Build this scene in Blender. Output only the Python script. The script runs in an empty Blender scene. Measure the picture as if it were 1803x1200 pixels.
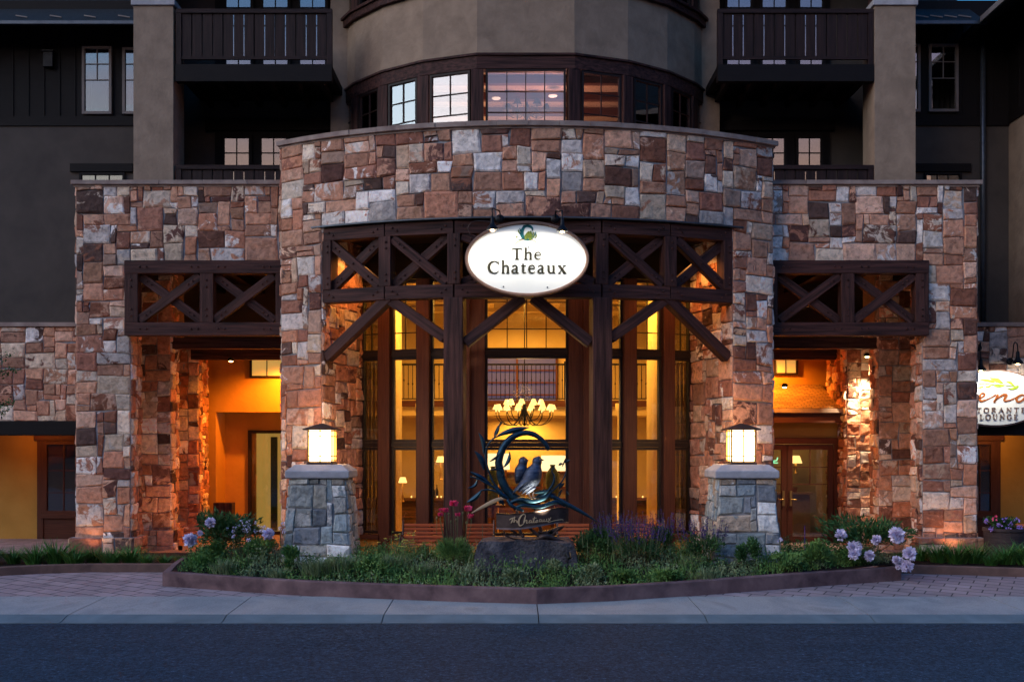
import bpy, math, random
from mathutils import Vector, noise
rad = math.radians
sc = bpy.context.scene
# ------------------------------------------------------------------ camera
# F: focal length in photo pixels; camera stands 24 m before the tower's edge
F = 1920.0; CX, CY, CZ = -0.33, -24.0, 2.35
cam = bpy.data.cameras.new("camera"); cam.sensor_width = 36; cam.lens = F / 1803 * 36
cam.shift_y = 190 / 1803; cam.clip_start = .1; cam.clip_end = 3000
co = bpy.data.objects.new("camera", cam); sc.collection.objects.link(co)
co.location = (CX, CY, CZ); co.rotation_euler = (rad(90), 0, 0); sc.camera = co
# ------------------------------------------------------------------ world
w = bpy.data.worlds.new("World"); sc.world = w; w.use_nodes = True
nt = w.node_tree; N = nt.nodes; L = nt.links
bgn = N["Background"]
SUN_EL, SUN_ROT = rad(2.0), rad(205)
sky = N.new("ShaderNodeTexSky"); sky.sky_type = 'NISHITA'; sky.sun_disc = False
sky.sun_elevation = SUN_EL; sky.sun_rotation = SUN_ROT; sky.ozone_density = 3.5; sky.dust_density = .6
tc = N.new("ShaderNodeTexCoord"); sep = N.new("ShaderNodeSeparateXYZ"); L.new(tc.outputs["Generated"], sep.inputs[0])
mp_ = N.new("ShaderNodeMapping"); mp_.inputs["Scale"].default_value = (1.6, 1.6, 13); L.new(tc.outputs["Generated"], mp_.inputs[0])
cn = N.new("ShaderNodeTexNoise"); cn.inputs["Scale"].default_value = 1.0; cn.inputs["Detail"].default_value = 6; L.new(mp_.outputs[0], cn.inputs[0])
cr = N.new("ShaderNodeValToRGB"); cr.color_ramp.elements[0].position = .28; cr.color_ramp.elements[1].position = .52
L.new(cn.outputs[0], cr.inputs[0])
# dusk clouds: pink low in the west (behind the camera), paler blue to the south
azr = N.new("ShaderNodeMapRange"); azr.inputs[1].default_value = -.85; azr.inputs[2].default_value = -.35; L.new(sep.outputs[0], azr.inputs[0])
cc = N.new("ShaderNodeMix"); cc.data_type = 'RGBA'
cc.inputs[6].default_value = (2.6, 4.4, 6.6, 1); L.new(azr.outputs[0], cc.inputs[0])
elr = N.new("ShaderNodeValToRGB"); e_ = elr.color_ramp.elements; e_[0].position = .22; e_[0].color = (1, .46, .32, 1); e_[1].position = .50; e_[1].color = (.10, .22, .36, 1)
q_ = e_.new(.32); q_.color = (.75, .32, .42, 1); q_ = e_.new(.40); q_.color = (.30, .16, .34, 1); L.new(sep.outputs[2], elr.inputs[0])
elm = N.new("ShaderNodeMix"); elm.data_type = 'RGBA'; elm.blend_type = 'MULTIPLY'; elm.inputs[0].default_value = 1; elm.inputs[7].default_value = (2.6, 2.6, 2.6, 1)
L.new(elr.outputs[0], elm.inputs[6]); L.new(elm.outputs[2], cc.inputs[7])
lowm = N.new("ShaderNodeMapRange"); lowm.inputs[1].default_value = .75; lowm.inputs[2].default_value = .12; L.new(sep.outputs[2], lowm.inputs[0])
bk = N.new("ShaderNodeMapRange"); bk.inputs[1].default_value = .2; bk.inputs[2].default_value = -.25; L.new(sep.outputs[1], bk.inputs[0])
m1 = N.new("ShaderNodeMath"); m1.operation = 'MULTIPLY'; L.new(cr.outputs[0], m1.inputs[0]); L.new(lowm.outputs[0], m1.inputs[1])
m2 = N.new("ShaderNodeMath"); m2.operation = 'MULTIPLY'; L.new(m1.outputs[0], m2.inputs[0]); L.new(bk.outputs[0], m2.inputs[1])
mixc = N.new("ShaderNodeMix"); mixc.data_type = 'RGBA'; L.new(m2.outputs[0], mixc.inputs[0])
L.new(sky.outputs[0], mixc.inputs[6]); L.new(cc.outputs[2], mixc.inputs[7])
tint = N.new("ShaderNodeMix"); tint.data_type = 'RGBA'; tint.blend_type = 'MULTIPLY'; tint.inputs[0].default_value = 1
tzr = N.new("ShaderNodeValToRGB"); t_ = tzr.color_ramp.elements; t_[0].position = .1; t_[0].color = (.64, .54, .35, 1); t_[1].position = .62; t_[1].color = (.08, .88, 1.15, 1)
L.new(sep.outputs[2], tzr.inputs[0]); tmul = N.new("ShaderNodeVectorMath"); tmul.operation = 'SCALE'; tmul.inputs[3].default_value = 2.5; L.new(tzr.outputs[0], tmul.inputs[0]); L.new(tmul.outputs[0], tint.inputs[7]); L.new(mixc.outputs[2], tint.inputs[6])
L.new(tint.outputs[2], bgn.inputs[0]); bgn.inputs[1].default_value = .15
# last glow of the set sun: soft, weak
sd = bpy.data.lights.new("sun", 'SUN'); sd.energy = .82; sd.angle = rad(66); sd.color = (1, .66, .42)
so = bpy.data.objects.new("sun", sd); sc.collection.objects.link(so)
so.rotation_euler = Vector((.88, .47, -.38)).to_track_quat('-Z', 'Y').to_euler()
sc.view_settings.view_transform = 'Standard'; sc.view_settings.look = 'None'
sc.view_settings.exposure = 1.4; sc.view_settings.gamma = 1.0
sc.cycles.max_bounces = 7; sc.cycles.diffuse_bounces = 3; sc.cycles.glossy_bounces = 3; sc.cycles.transparent_max_bounces = 12
sc.cycles.caustics_reflective = False; sc.cycles.caustics_refractive = False
sc.cycles.sample_clamp_indirect = 4; sc.cycles.use_denoising = True

# ------------------------------------------------------------------ helpers
def at(px, py, d): return Vector((CX + (px - 901.5) * d / F, CY + d, CZ - (py - 790) * d / F))
def Xp(px, d): return CX + (px - 901.5) * d / F
def Zp(py, d): return CZ - (py - 790) * d / F
rnd = random.Random(7)
def nz(x, y, z): return noise.noise(Vector((x, y, z)))

class MB:
    def __init__(s): s.v = []; s.f = []; s.g = []; s.c = []; s.mi = []; s.m = 0; s.col = (.5, .5, .5)
    def add(s, vs, fs, gs=None, c=None):
        n = len(s.v); s.v += [tuple(p) for p in vs]; s.g += [tuple(q) for q in (gs or vs)]
        s.c += [c or s.col] * len(vs)
        for f in fs: s.f.append(tuple(n + i for i in f)); s.mi.append(s.m)
    def box(s, x0, x1, y0, y1, z0, z1):
        if x0 > x1: x0, x1 = x1, x0
        if y0 > y1: y0, y1 = y1, y0
        if z0 > z1: z0, z1 = z1, z0
        vs = [(x, y, z) for z in (z0, z1) for (x, y) in ((x0, y0), (x1, y0), (x1, y1), (x0, y1))]
        dx, dy, dz = x1 - x0, y1 - y0, z1 - z0; o = rnd.random() * 50
        if dx >= dy and dx >= dz: gs = [(a + o, b, c) for a, b, c in vs]
        elif dz >= dy: gs = [(c + o, a, b) for a, b, c in vs]
        else: gs = [(b + o, a, c) for a, b, c in vs]
        s.add(vs, [(3, 2, 1, 0), (4, 5, 6, 7), (0, 1, 5, 4), (1, 2, 6, 5), (2, 3, 7, 6), (3, 0, 4, 7)], gs, (rnd.random(), rnd.random(), rnd.random()))
    def beam(s, a, b, w, h, side=None):
        """bar from a to b; w measured along 'side', h across both"""
        a, b = Vector(a), Vector(b); t = (b - a); ln = t.length; t.normalize()
        if side is None: side = Vector((0, 0, 1)).cross(t) if abs(t.z) < .95 else Vector((1, 0, 0))
        side = Vector(side); side = (side - t * side.dot(t)).normalized(); up = t.cross(side)
        vs = []; gs = []; o = rnd.random() * 60
        for q, e in ((a, 0), (b, ln)):
            for i, j in ((-1, -1), (1, -1), (1, 1), (-1, 1)):
                vs.append(q + side * (i * w / 2) + up * (j * h / 2)); gs.append((e + o, i * w / 2 + o, j * h / 2))
        s.add(vs, [(3, 2, 1, 0), (4, 5, 6, 7), (0, 1, 5, 4), (1, 2, 6, 5), (2, 3, 7, 6), (3, 0, 4, 7)], gs, (rnd.random(), rnd.random(), rnd.random()))
    def tube(s, path, r, n=8, flat=1.0, cap=True):
        P = [Vector(p) for p in path]; k = len(P)
        if not hasattr(r, '__len__'): r = [r] * k
        t0 = (P[1] - P[0]).normalized(); u = t0.orthogonal().normalized()
        if flat != 1.0:
            u = Vector((0, 1, 0)); u = (u - t0 * u.dot(t0)).normalized()
        vs = []
        for i in range(k):
            t = (P[min(i + 1, k - 1)] - P[max(i - 1, 0)]).normalized()
            u = (u - t * u.dot(t)).normalized(); v = t.cross(u)
            for j in range(n):
                a = 2 * math.pi * j / n; vs.append(P[i] + u * (math.cos(a) * r[i] * flat) + v * (math.sin(a) * r[i]))
        fs = [(i * n + j, i * n + (j + 1) % n, (i + 1) * n + (j + 1) % n, (i + 1) * n + j) for i in range(k - 1) for j in range(n)]
        if cap: fs += [tuple(range(n - 1, -1, -1)), tuple(range((k - 1) * n, k * n))]
        s.add(vs, fs)
    def lathe(s, prof, c, n=16, ax=None, sx=1, sy=1):
        c = Vector(c); vs = []
        if ax is None: e1, e2, e3 = Vector((1, 0, 0)), Vector((0, 1, 0)), Vector((0, 0, 1))
        else: e3 = Vector(ax).normalized(); e1 = e3.orthogonal().normalized(); e2 = e3.cross(e1)
        for r, z in prof:
            for j in range(n):
                a = 2 * math.pi * (j + .5) / n; vs.append(c + e1 * (r * sx * math.cos(a)) + e2 * (r * sy * math.sin(a)) + e3 * z)
        k = len(prof)
        fs = [(i * n + j, i * n + (j + 1) % n, (i + 1) * n + (j + 1) % n, (i + 1) * n + j) for i in range(k - 1) for j in range(n)]
        fs += [tuple(range(n - 1, -1, -1)), tuple(range((k - 1) * n, k * n))]
        s.add(vs, fs)
    def bolt(s, p, nrm, r=.026):
        s.lathe([(r, -.01), (r, .012), (r * .6, .024), (.002, .028)], p, 8, nrm)
    def quad(s, a, b, c, d): s.add([a, b, c, d], [(0, 1, 2, 3)], None, s.col)
    def extr(s, poly, z0, z1):
        n = len(poly); vs = [(x, y, z0) for x, y in poly] + [(x, y, z1) for x, y in poly]
        s.add(vs, [tuple(range(n - 1, -1, -1)), tuple(range(n, 2 * n))] + [(i, (i + 1) % n, n + (i + 1) % n, n + i) for i in range(n)])
    def build(s, name, mats, parent=None, smooth=False, bev=0, label=None, cat=None, group=None, kind=None):
        me = bpy.data.meshes.new(name); me.from_pydata(s.v, [], s.f)
        if not isinstance(mats, (list, tuple)): mats = [mats]
        for m in mats: me.materials.append(m)
        me.polygons.foreach_set("material_index", s.mi)
        if smooth: me.polygons.foreach_set("use_smooth", [True] * len(s.f))
        for nm, dat in (("g", s.g), ("c", s.c)):
            a = me.attributes.new(nm, 'FLOAT_VECTOR', 'POINT'); a.data.foreach_set("vector", [q for t in dat for q in t])
        me.update()
        o = bpy.data.objects.new(name, me); sc.collection.objects.link(o)
        if parent: o.parent = parent; o.matrix_parent_inverse = parent.matrix_basis.inverted()
        if bev:
            b = o.modifiers.new("bevel", 'BEVEL'); b.width = bev; b.segments = 2; b.limit_method = 'ANGLE'; b.angle_limit = rad(40)
        tag(o, label, cat, group, kind); return o

def tag(o, label=None, cat=None, group=None, kind=None):
    for k, v in (("label", label), ("category", cat), ("group", group), ("kind", kind)):
        if v: o[k] = v
    return o
def empty(name, loc, label, cat, group=None):
    o = bpy.data.objects.new(name, None); sc.collection.objects.link(o); o.location = loc; o.empty_display_size = .2
    return tag(o, label, cat, group)
def copy_tree(o, loc=None, parent=None, rz=None, label=None, scale=None):
    c = o.copy(); sc.collection.objects.link(c)
    if parent: c.parent = parent
    if loc is not None: c.location = loc
    if rz is not None: c.rotation_euler = (0, 0, rz)
    if scale: c.scale = (scale,) * 3
    if label: c["label"] = label
    for ch in list(o.children): copy_tree(ch, parent=c)
    return c

# ------------------------------------------------------------------ materials
def newmat(name):
    m = bpy.data.materials.new(name); m.use_nodes = True; nt = m.node_tree; return m, nt.nodes, nt.links, nt.nodes["Principled BSDF"]
def attr(N, nm="g"):
    a = N.new("ShaderNodeAttribute"); a.attribute_name = nm; return a.outputs["Vector"]
def noisen(N, L, vec, scale, detail=4, dist=0, mapscale=None, rough=.55):
    if mapscale:
        m = N.new("ShaderNodeMapping"); m.inputs["Scale"].default_value = mapscale; L.new(vec, m.inputs[0]); vec = m.outputs[0]
    n = N.new("ShaderNodeTexNoise"); n.inputs["Scale"].default_value = scale; n.inputs["Detail"].default_value = detail
    n.inputs["Distortion"].default_value = dist; n.inputs["Roughness"].default_value = rough; L.new(vec, n.inputs["Vector"]); return n.outputs["Fac"]
def ramp(N, L, fac, stops, mode='LINEAR'):
    r = N.new("ShaderNodeValToRGB"); e = r.color_ramp.elements; r.color_ramp.interpolation = mode
    while len(e) < len(stops): e.new(.5)
    for i, (p, c) in enumerate(stops):
        e[i].position = p; e[i].color = (*c, 1) if len(c) == 3 else c
    L.new(fac, r.inputs[0]); return r.outputs[0]
def mixn(N, L, fac, a, b, mode='MIX'):
    m = N.new("ShaderNodeMix"); m.data_type = 'RGBA'; m.blend_type = mode
    for i, v in ((0, fac), (6, a), (7, b)):
        if hasattr(v, 'links') or hasattr(v, 'is_linked'): L.new(v, m.inputs[i])
        elif i == 0: m.inputs[0].default_value = v
        else: m.inputs[i].default_value = (*v, 1)
    return m.outputs[2]
def bump(N, L, h, st, dist, bsdf, prev=None):
    b = N.new("ShaderNodeBump"); b.inputs["Strength"].default_value = st; b.inputs["Distance"].default_value = dist; L.new(h, b.inputs["Height"])
    if prev: L.new(prev, b.inputs["Normal"])
    if bsdf: L.new(b.outputs[0], bsdf.inputs["Normal"])
    return b.outputs[0]
def pbr(name, c1, c2=None, rough=.7, metal=0, scale=4, bmp=.2, bd=.01, ms=None, spec=.18, detail=5):
    m, N, L, b = newmat(name); v = attr(N)
    c2 = c2 or tuple(x * .7 for x in c1)
    n = noisen(N, L, v, scale, detail, .3, ms)
    L.new(ramp(N, L, n, [(.3, c1), (.7, c2)]), b.inputs["Base Color"])
    b.inputs["Roughness"].default_value = rough; b.inputs["Metallic"].default_value = metal; b.inputs["Specular IOR Level"].default_value = spec
    if bmp:
        n2 = noisen(N, L, v, scale * 5, 4, 0, ms); bump(N, L, n2, bmp, bd, b)
    return m
LK = .42   # dims every lamp to suit the exposure
def emi(name, col, st, base=(.8, .8, .8)):
    st *= LK
    m, N, L, b = newmat(name); b.inputs["Base Color"].default_value = (*base, 1)
    b.inputs["Emission Color"].default_value = (*col, 1); b.inputs["Emission Strength"].default_value = st; return m
def glassm(name, refl, tintc, rough=.0):
    m, N, L, b = newmat(name); N.remove(b); out = N["Material Output"]
    t = N.new("ShaderNodeBsdfTransparent"); t.inputs[0].default_value = (*tintc, 1)
    g = N.new("ShaderNodeBsdfGlossy"); g.inputs["Roughness"].default_value = rough; g.inputs[0].default_value = (1, 1, 1, 1)
    fr = N.new("ShaderNodeFresnel"); fr.inputs[0].default_value = 1.5
    ad = N.new("ShaderNodeMath"); ad.operation = 'ADD'; ad.use_clamp = True; ad.inputs[1].default_value = refl; L.new(fr.outputs[0], ad.inputs[0])
    v = noisen(N, L, attr(N), .9, 2); bp = bump(N, L, v, .12, .05, None); L.new(bp, g.inputs["Normal"])
    mx = N.new("ShaderNodeMixShader"); L.new(ad.outputs[0], mx.inputs[0]); L.new(t.outputs[0], mx.inputs[1]); L.new(g.outputs[0], mx.inputs[2])
    L.new(mx.outputs[0], out.inputs[0]); return m

def stonemat(name, gain=1.0, cool=False):
    m, N, L, b = newmat(name); v = attr(N)
    c = attr(N, "c"); s = N.new("ShaderNodeSeparateXYZ"); L.new(c, s.inputs[0])
    if cool: pal = [(.27, .28, .27), (.38, .36, .32), (.52, .50, .48), (.20, .21, .23), (.42, .31, .23), (.28, .32, .33), (.74, .71, .68), (.32, .28, .24), (.25, .29, .32), (.38, .37, .35)]
    else: pal = [(.44, .20, .13), (.62, .42, .30), (.28, .12, .085), (.56, .30, .20), (.50, .44, .42), (.50, .26, .175), (.11, .065, .055), (.62, .38, .28), (.66, .54, .44), (.36, .165, .115), (.40, .21, .145), (.58, .32, .22), (.60, .46, .35), (.48, .24, .16), (.40, .26, .20)]
    pal = [tuple(min(.85, x * gain) for x in q) for q in pal]
    A = ramp(N, L, s.outputs[0], [(i / len(pal), q) for i, q in enumerate(pal)], 'CONSTANT')
    pb = pal[4:] + pal[:4]
    if not cool: pb = [(.76, .68, .63), (.27, .11, .07), (.66, .52, .42), (.13, .06, .05), (.46, .21, .13), (.78, .72, .70), (.50, .27, .19), (.17, .08, .06), (.42, .22, .14), (.62, .54, .50)]
    fr = N.new("ShaderNodeMath"); fr.operation = 'MULTIPLY'; fr.inputs[1].default_value = 13.7; L.new(s.outputs[0], fr.inputs[0])
    fr2 = N.new("ShaderNodeMath"); fr2.operation = 'FRACT'; L.new(fr.outputs[0], fr2.inputs[0])
    B = ramp(N, L, fr2.outputs[0], [(i / len(pb), q) for i, q in enumerate(pb)], 'CONSTANT')
    n = noisen(N, L, v, 2.6, 9, .9, None, .68)
    th = N.new("ShaderNodeMath"); th.operation = 'MULTIPLY_ADD'; th.inputs[1].default_value = .34; th.inputs[2].default_value = -.205; L.new(s.outputs[2], th.inputs[0])
    sm = N.new("ShaderNodeMath"); sm.operation = 'ADD'; L.new(n, sm.inputs[0]); L.new(th.outputs[0], sm.inputs[1])
    fac = N.new("ShaderNodeMapRange"); fac.inputs[1].default_value = .500; fac.inputs[2].default_value = .545; L.new(sm.outputs[0], fac.inputs[0])
    col = mixn(N, L, fac.outputs[0], A, B)
    n2 = noisen(N, L, v, 9, 8, .4, None, .7)
    val = ramp(N, L, n2, [(.32, (.55, .53, .53)), (.48, (1, 1, 1)), (.66, (1.35, 1.33, 1.32))])
    col = mixn(N, L, 1.0, col, val, 'MULTIPLY')
    br = ramp(N, L, s.outputs[1], [(0, (.80, .76, .72)), (1, (1.42, 1.34, 1.27))])
    col = mixn(N, L, 1.0, col, br, 'MULTIPLY'); L.new(col, b.inputs["Base Color"])
    b.inputs["Roughness"].default_value = .82; b.inputs["Specular IOR Level"].default_value = .15
    n3 = noisen(N, L, v, 5, 9, .5, None, .65); b1 = bump(N, L, n3, .8, .055, None); bump(N, L, n2, .7, .014, b, b1)
    return m
M = {}
M['stone'] = stonemat('stone'); M['slate'] = stonemat('slate', 1.0, True)
M['mortar'] = pbr('mortar', (.36, .34, .34), (.24, .22, .22), .9, scale=8)
M['cap'] = pbr('sandstone cap', (.40, .30, .25), (.22, .15, .13), .8, scale=3, bmp=.5, bd=.02)
M['capgrey'] = pbr('weathered cap', (.50, .46, .47), (.36, .33, .34), .8, scale=5, bmp=.5, bd=.02)
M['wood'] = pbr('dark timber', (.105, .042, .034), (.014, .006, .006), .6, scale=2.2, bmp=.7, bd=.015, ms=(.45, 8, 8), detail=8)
M['railwood'] = pbr('blackish railing timber', (.040, .019, .017), (.012, .006, .006), .6, scale=2.2, bmp=.5, bd=.012, ms=(.5, 8, 8))
M['woodred'] = pbr('red brown timber', (.115, .040, .023), (.065, .022, .014), .55, scale=2.2, bmp=.3, bd=.01, ms=(.7, 14, 14))
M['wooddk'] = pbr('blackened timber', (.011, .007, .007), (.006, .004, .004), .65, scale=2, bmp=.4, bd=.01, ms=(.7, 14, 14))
M['bench'] = pbr('bench slats', (.58, .17, .07), (.38, .10, .045), .45, scale=2, bmp=.2, bd=.005, ms=(.7, 14, 14))
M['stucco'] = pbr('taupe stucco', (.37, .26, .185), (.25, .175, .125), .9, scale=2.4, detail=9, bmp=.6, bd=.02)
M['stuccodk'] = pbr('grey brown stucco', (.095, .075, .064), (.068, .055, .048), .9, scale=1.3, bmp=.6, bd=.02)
M['stuccow'] = pbr('lamp tinted stucco', (.56, .30, .07), (.48, .25, .055), .9, scale=1.6, bmp=.5, bd=.02)  # orange of the warm porch light is put into this stucco's colour
M['cream'] = pbr('cream plaster', (.62, .50, .30), (.55, .43, .25), .8, scale=1.2, bmp=.1)
M['frame'] = pbr('dark window frame', (.028, .018, .016), (.018, .012, .012), .45, scale=3, bmp=.1, ms=(.7, 14, 14))
M['framelt'] = pbr('taupe window frame', (.24, .19, .17), (.18, .15, .14), .5, scale=3, bmp=.1)
M['metal'] = pbr('black metal', (.02, .02, .022), (.012, .012, .014), .35, .6, scale=8, bmp=.1)
M['bronze'] = pbr('verdigris bronze', (.030, .075, .105), (.012, .028, .05), .42, .75, scale=7, bmp=.3, bd=.01)
M['bronzebird'] = pbr('dark polished bronze', (.10, .12, .17), (.02, .03, .06), .35, .6, scale=5, bmp=.6, bd=.02, ms=(1, 1, 4))
M['bronzebr'] = pbr('brown bronze', (.13, .09, .08), (.06, .045, .045), .4, .7, scale=6, bmp=.2)
M['brass'] = pbr('brass', (.6, .4, .15), (.5, .3, .1), .35, .9, scale=6, bmp=0)
M['steel'] = pbr('zinc flashing', (.10, .115, .14), (.07, .08, .10), .4, .6, scale=6, bmp=0)
M['signw'] = pbr('white sign paint', (.80, .81, .78), (.77, .78, .75), .5, scale=3, bmp=0)
M['signrim'] = pbr('sign rim', (.22, .13, .10), (.15, .09, .07), .5, scale=3, bmp=.1)
M['ink'] = pbr('dark olive lettering', (.035, .032, .02), (.03, .028, .018), .6, scale=3, bmp=0)
M['rust'] = pbr('rust orange lettering', (.42, .12, .03), (.3, .08, .02), .5, scale=3, bmp=0)
M['leafy'] = pbr('lime green paint', (.35, .5, .04), (.2, .32, .03), .5, scale=8, bmp=0)
M['teal'] = pbr('teal paint', (.01, .13, .12), (.01, .06, .10), .5, scale=30, bmp=0)
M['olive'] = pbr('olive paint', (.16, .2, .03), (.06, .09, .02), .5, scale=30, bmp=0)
M['tan'] = pbr('tan paint', (.55, .38, .22), (.45, .3, .18), .5, scale=8, bmp=0)
M['shingle'] = None
M['soil'] = pbr('mulch', (.035, .022, .016), (.015, .01, .008), .95, scale=14, bmp=1, bd=.03)
M['kerb'] = pbr('rose concrete', (.25, .15, .145), (.085, .05, .055), .85, scale=2.5, bmp=.5, bd=.01, detail=8)
M['kerbbr'] = pbr('brown kerb stone', (.20, .115, .09), (.11, .065, .055), .85, scale=3, bmp=.5, bd=.01)
M['rock'] = pbr('boulder', (.14, .125, .135), (.03, .027, .035), .85, scale=3, bmp=1, bd=.06, detail=9)
M['glass'] = glassm('clear glass', .03, (.93, .92, .88)); M['glassdim'] = glassm('tinted glass', .08, (.60, .58, .50))
M['glassrefl'] = glassm('mirroring glass', .15, (.75, .7, .7))
M['fabric'] = pbr('linen', (.6, .52, .36), (.5, .43, .3), .9, scale=5, bmp=.2)
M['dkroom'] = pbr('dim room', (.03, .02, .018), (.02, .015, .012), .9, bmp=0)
M['roof'] = pbr('roof shingle', (.028, .034, .038), (.014, .017, .02), .85, scale=9, bmp=.9, bd=.02, ms=(1, 1, 5))
M['pot'] = pbr('weathered barrel', (.09, .06, .055), (.04, .028, .03), .7, scale=3, bmp=.5, bd=.01, ms=(1, 1, 8))
M['terracotta'] = pbr('terracotta', (.5, .25, .12), None, .8)
M['bulb'] = emi('warm bulb', (1, .60, .22), 30); M['shadeem'] = emi('lit fabric shade', (1, .60, .20), 2.0, (.8, .6, .4))
M['lant'] = emi('lit lantern pane', (1, .62, .25), 11, (.8, .7, .5))
M['litpane'] = emi('lit window pane', (1, .60, .14), .42, (.5, .4, .2)); M['lampw'] = emi('lit drum shade', (1, .80, .45), 1.5, (.8, .8, .7)); M['exitg'] = emi('green lit sign', (.15, 1, .55), 1.3)

def shingle():
    m, N, L, b = newmat('cedar shingle'); v = attr(N)
    br = N.new("ShaderNodeTexBrick"); br.inputs["Scale"].default_value = 1; br.inputs["Brick Width"].default_value = .22; br.inputs["Row Height"].default_value = .11
    br.inputs["Mortar Size"].default_value = .008; br.inputs["Color1"].default_value = (.45, .26, .1, 1); br.inputs["Color2"].default_value = (.28, .15, .06, 1); br.inputs["Mortar"].default_value = (.05, .03, .02, 1)
    L.new(v, br.inputs[0]); L.new(br.outputs[0], b.inputs[0]); bump(N, L, br.outputs[1], -.8, .02, b); b.inputs["Roughness"].default_value = .9; return m
M['shingle'] = shingle()
def concrete():
    m, N, L, b = newmat('concrete pavement'); v = attr(N)
    n = noisen(N, L, v, 1.1, 8, .6, (1, .6, 1)); n2 = noisen(N, L, v, 40, 3)
    c = ramp(N, L, n, [(.22, (.10, .115, .125)), (.40, (.22, .23, .235)), (.58, (.34, .335, .325)), (.72, (.20, .19, .18))])
    c = mixn(N, L, .35, c, ramp(N, L, n2, [(.3, (.16, .16, .16)), (.7, (.45, .45, .45))]))
    L.new(c, b.inputs[0]); b.inputs["Roughness"].default_value = .8; bump(N, L, n2, .3, .004, b); return m
M['concrete'] = concrete()
M['gutter'] = pbr('sky tinted concrete', (.17, .215, .235), (.10, .13, .145), .8, scale=1.6, bmp=.5, bd=.01, detail=8)  # teal cast of the sky above is painted into the gutter's colour
def asphalt():
    m, N, L, b = newmat('asphalt'); v = attr(N)
    vo = N.new("ShaderNodeTexVoronoi"); vo.inputs["Scale"].default_value = 60; L.new(v, vo.inputs["Vector"])
    n = noisen(N, L, v, .7, 8, .7, (.4, 1.6, 1), .7); n2 = noisen(N, L, v, 19, 5, 0, (1, .8, 1), .85)
    c = ramp(N, L, n, [(.3, (.019, .038, .060)), (.7, (.034, .056, .082))])
    sp = ramp(N, L, n2, [(.38, (.3, .3, .3)), (.52, (1, 1, 1)), (.60, (1.6, 1.6, 1.6)), (.68, (4.5, 4.5, 4.5))])
    c = mixn(N, L, 1, c, sp, 'MULTIPLY'); L.new(c, b.inputs[0]); b.inputs["Roughness"].default_value = .75
    b1 = bump(N, L, vo.outputs[0], .7, .012, None); bump(N, L, n2, .8, .01, b, b1); return m
M['asphalt'] = asphalt(); M['asphalt'].node_tree.nodes['Principled BSDF'].inputs['Specular IOR Level'].default_value = .15
def pavers():
    m, N, L, b = newmat('brick pavers'); v = attr(N)
    mpn = N.new("ShaderNodeMapping"); mpn.inputs["Rotation"].default_value = (0, 0, rad(28)); L.new(v, mpn.inputs[0])
    br = N.new("ShaderNodeTexBrick"); br.inputs["Scale"].default_value = 1; br.inputs["Brick Width"].default_value = .46; br.inputs["Row Height"].default_value = .30
    br.inputs["Mortar Size"].default_value = .014; br.inputs["Mortar Smooth"].default_value = .3
    br.inputs["Color1"].default_value = (.36, .28, .28, 1); br.inputs["Color2"].default_value = (.28, .21, .215, 1); br.inputs["Mortar"].default_value = (.045, .035, .035, 1)
    L.new(mpn.outputs[0], br.inputs[0]); n = noisen(N, L, v, 1.2, 7, .5)
    c = mixn(N, L, 1, br.outputs[0], ramp(N, L, n, [(.3, (.75, .75, .75)), (.7, (1.25, 1.2, 1.2))]), 'MULTIPLY')
    L.new(c, b.inputs[0]); b.inputs["Roughness"].default_value = .75; bump(N, L, br.outputs[1], -.6, .01, b); return m
M['pavers'] = pavers()
def leafmat(name, c1, c2, tr=.25):
    m, N, L, b = newmat(name); c = attr(N, "c"); s = N.new("ShaderNodeSeparateXYZ"); L.new(c, s.inputs[0])
    col = ramp(N, L, s.outputs[0], [(0, c1), (1, c2)]); L.new(col, b.inputs[0]); b.inputs["Roughness"].default_value = .6; b.inputs["Specular IOR Level"].default_value = .3
    return m
M['blade'] = leafmat('daylily leaves', (.035, .13, .025), (.10, .25, .045))
M['grass'] = leafmat('bed greenery', (.045, .13, .03), (.18, .30, .07))
M['sage'] = leafmat('sage greenery', (.08, .15, .06), (.28, .32, .16))
M['bush'] = leafmat('shrub leaves', (.018, .06, .018), (.07, .16, .04))
M['purple'] = leafmat('purple florets', (.035, .01, .10), (.10, .03, .24))
M['peony'] = leafmat('pale lilac petals', (.50, .38, .66), (.85, .78, .92))
M['poppy'] = leafmat('pink petals', (.85, .03, .12), (.98, .14, .28))
M['yellow'] = leafmat('yellow florets', (.45, .4, .05), (.7, .6, .15))
M['bloom'] = leafmat('violet petals', (.2, .08, .55), (.55, .35, .85))
M['stem'] = leafmat('stems', (.06, .09, .04), (.2, .2, .09))
M['hill'] = pbr('far wooded hill', (.03, .024, .02), (.015, .012, .011), .95, bmp=0)
M['bark'] = pbr('bark', (.06, .045, .035), (.03, .022, .018), .9, scale=6, bmp=.8, bd=.02)

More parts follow.
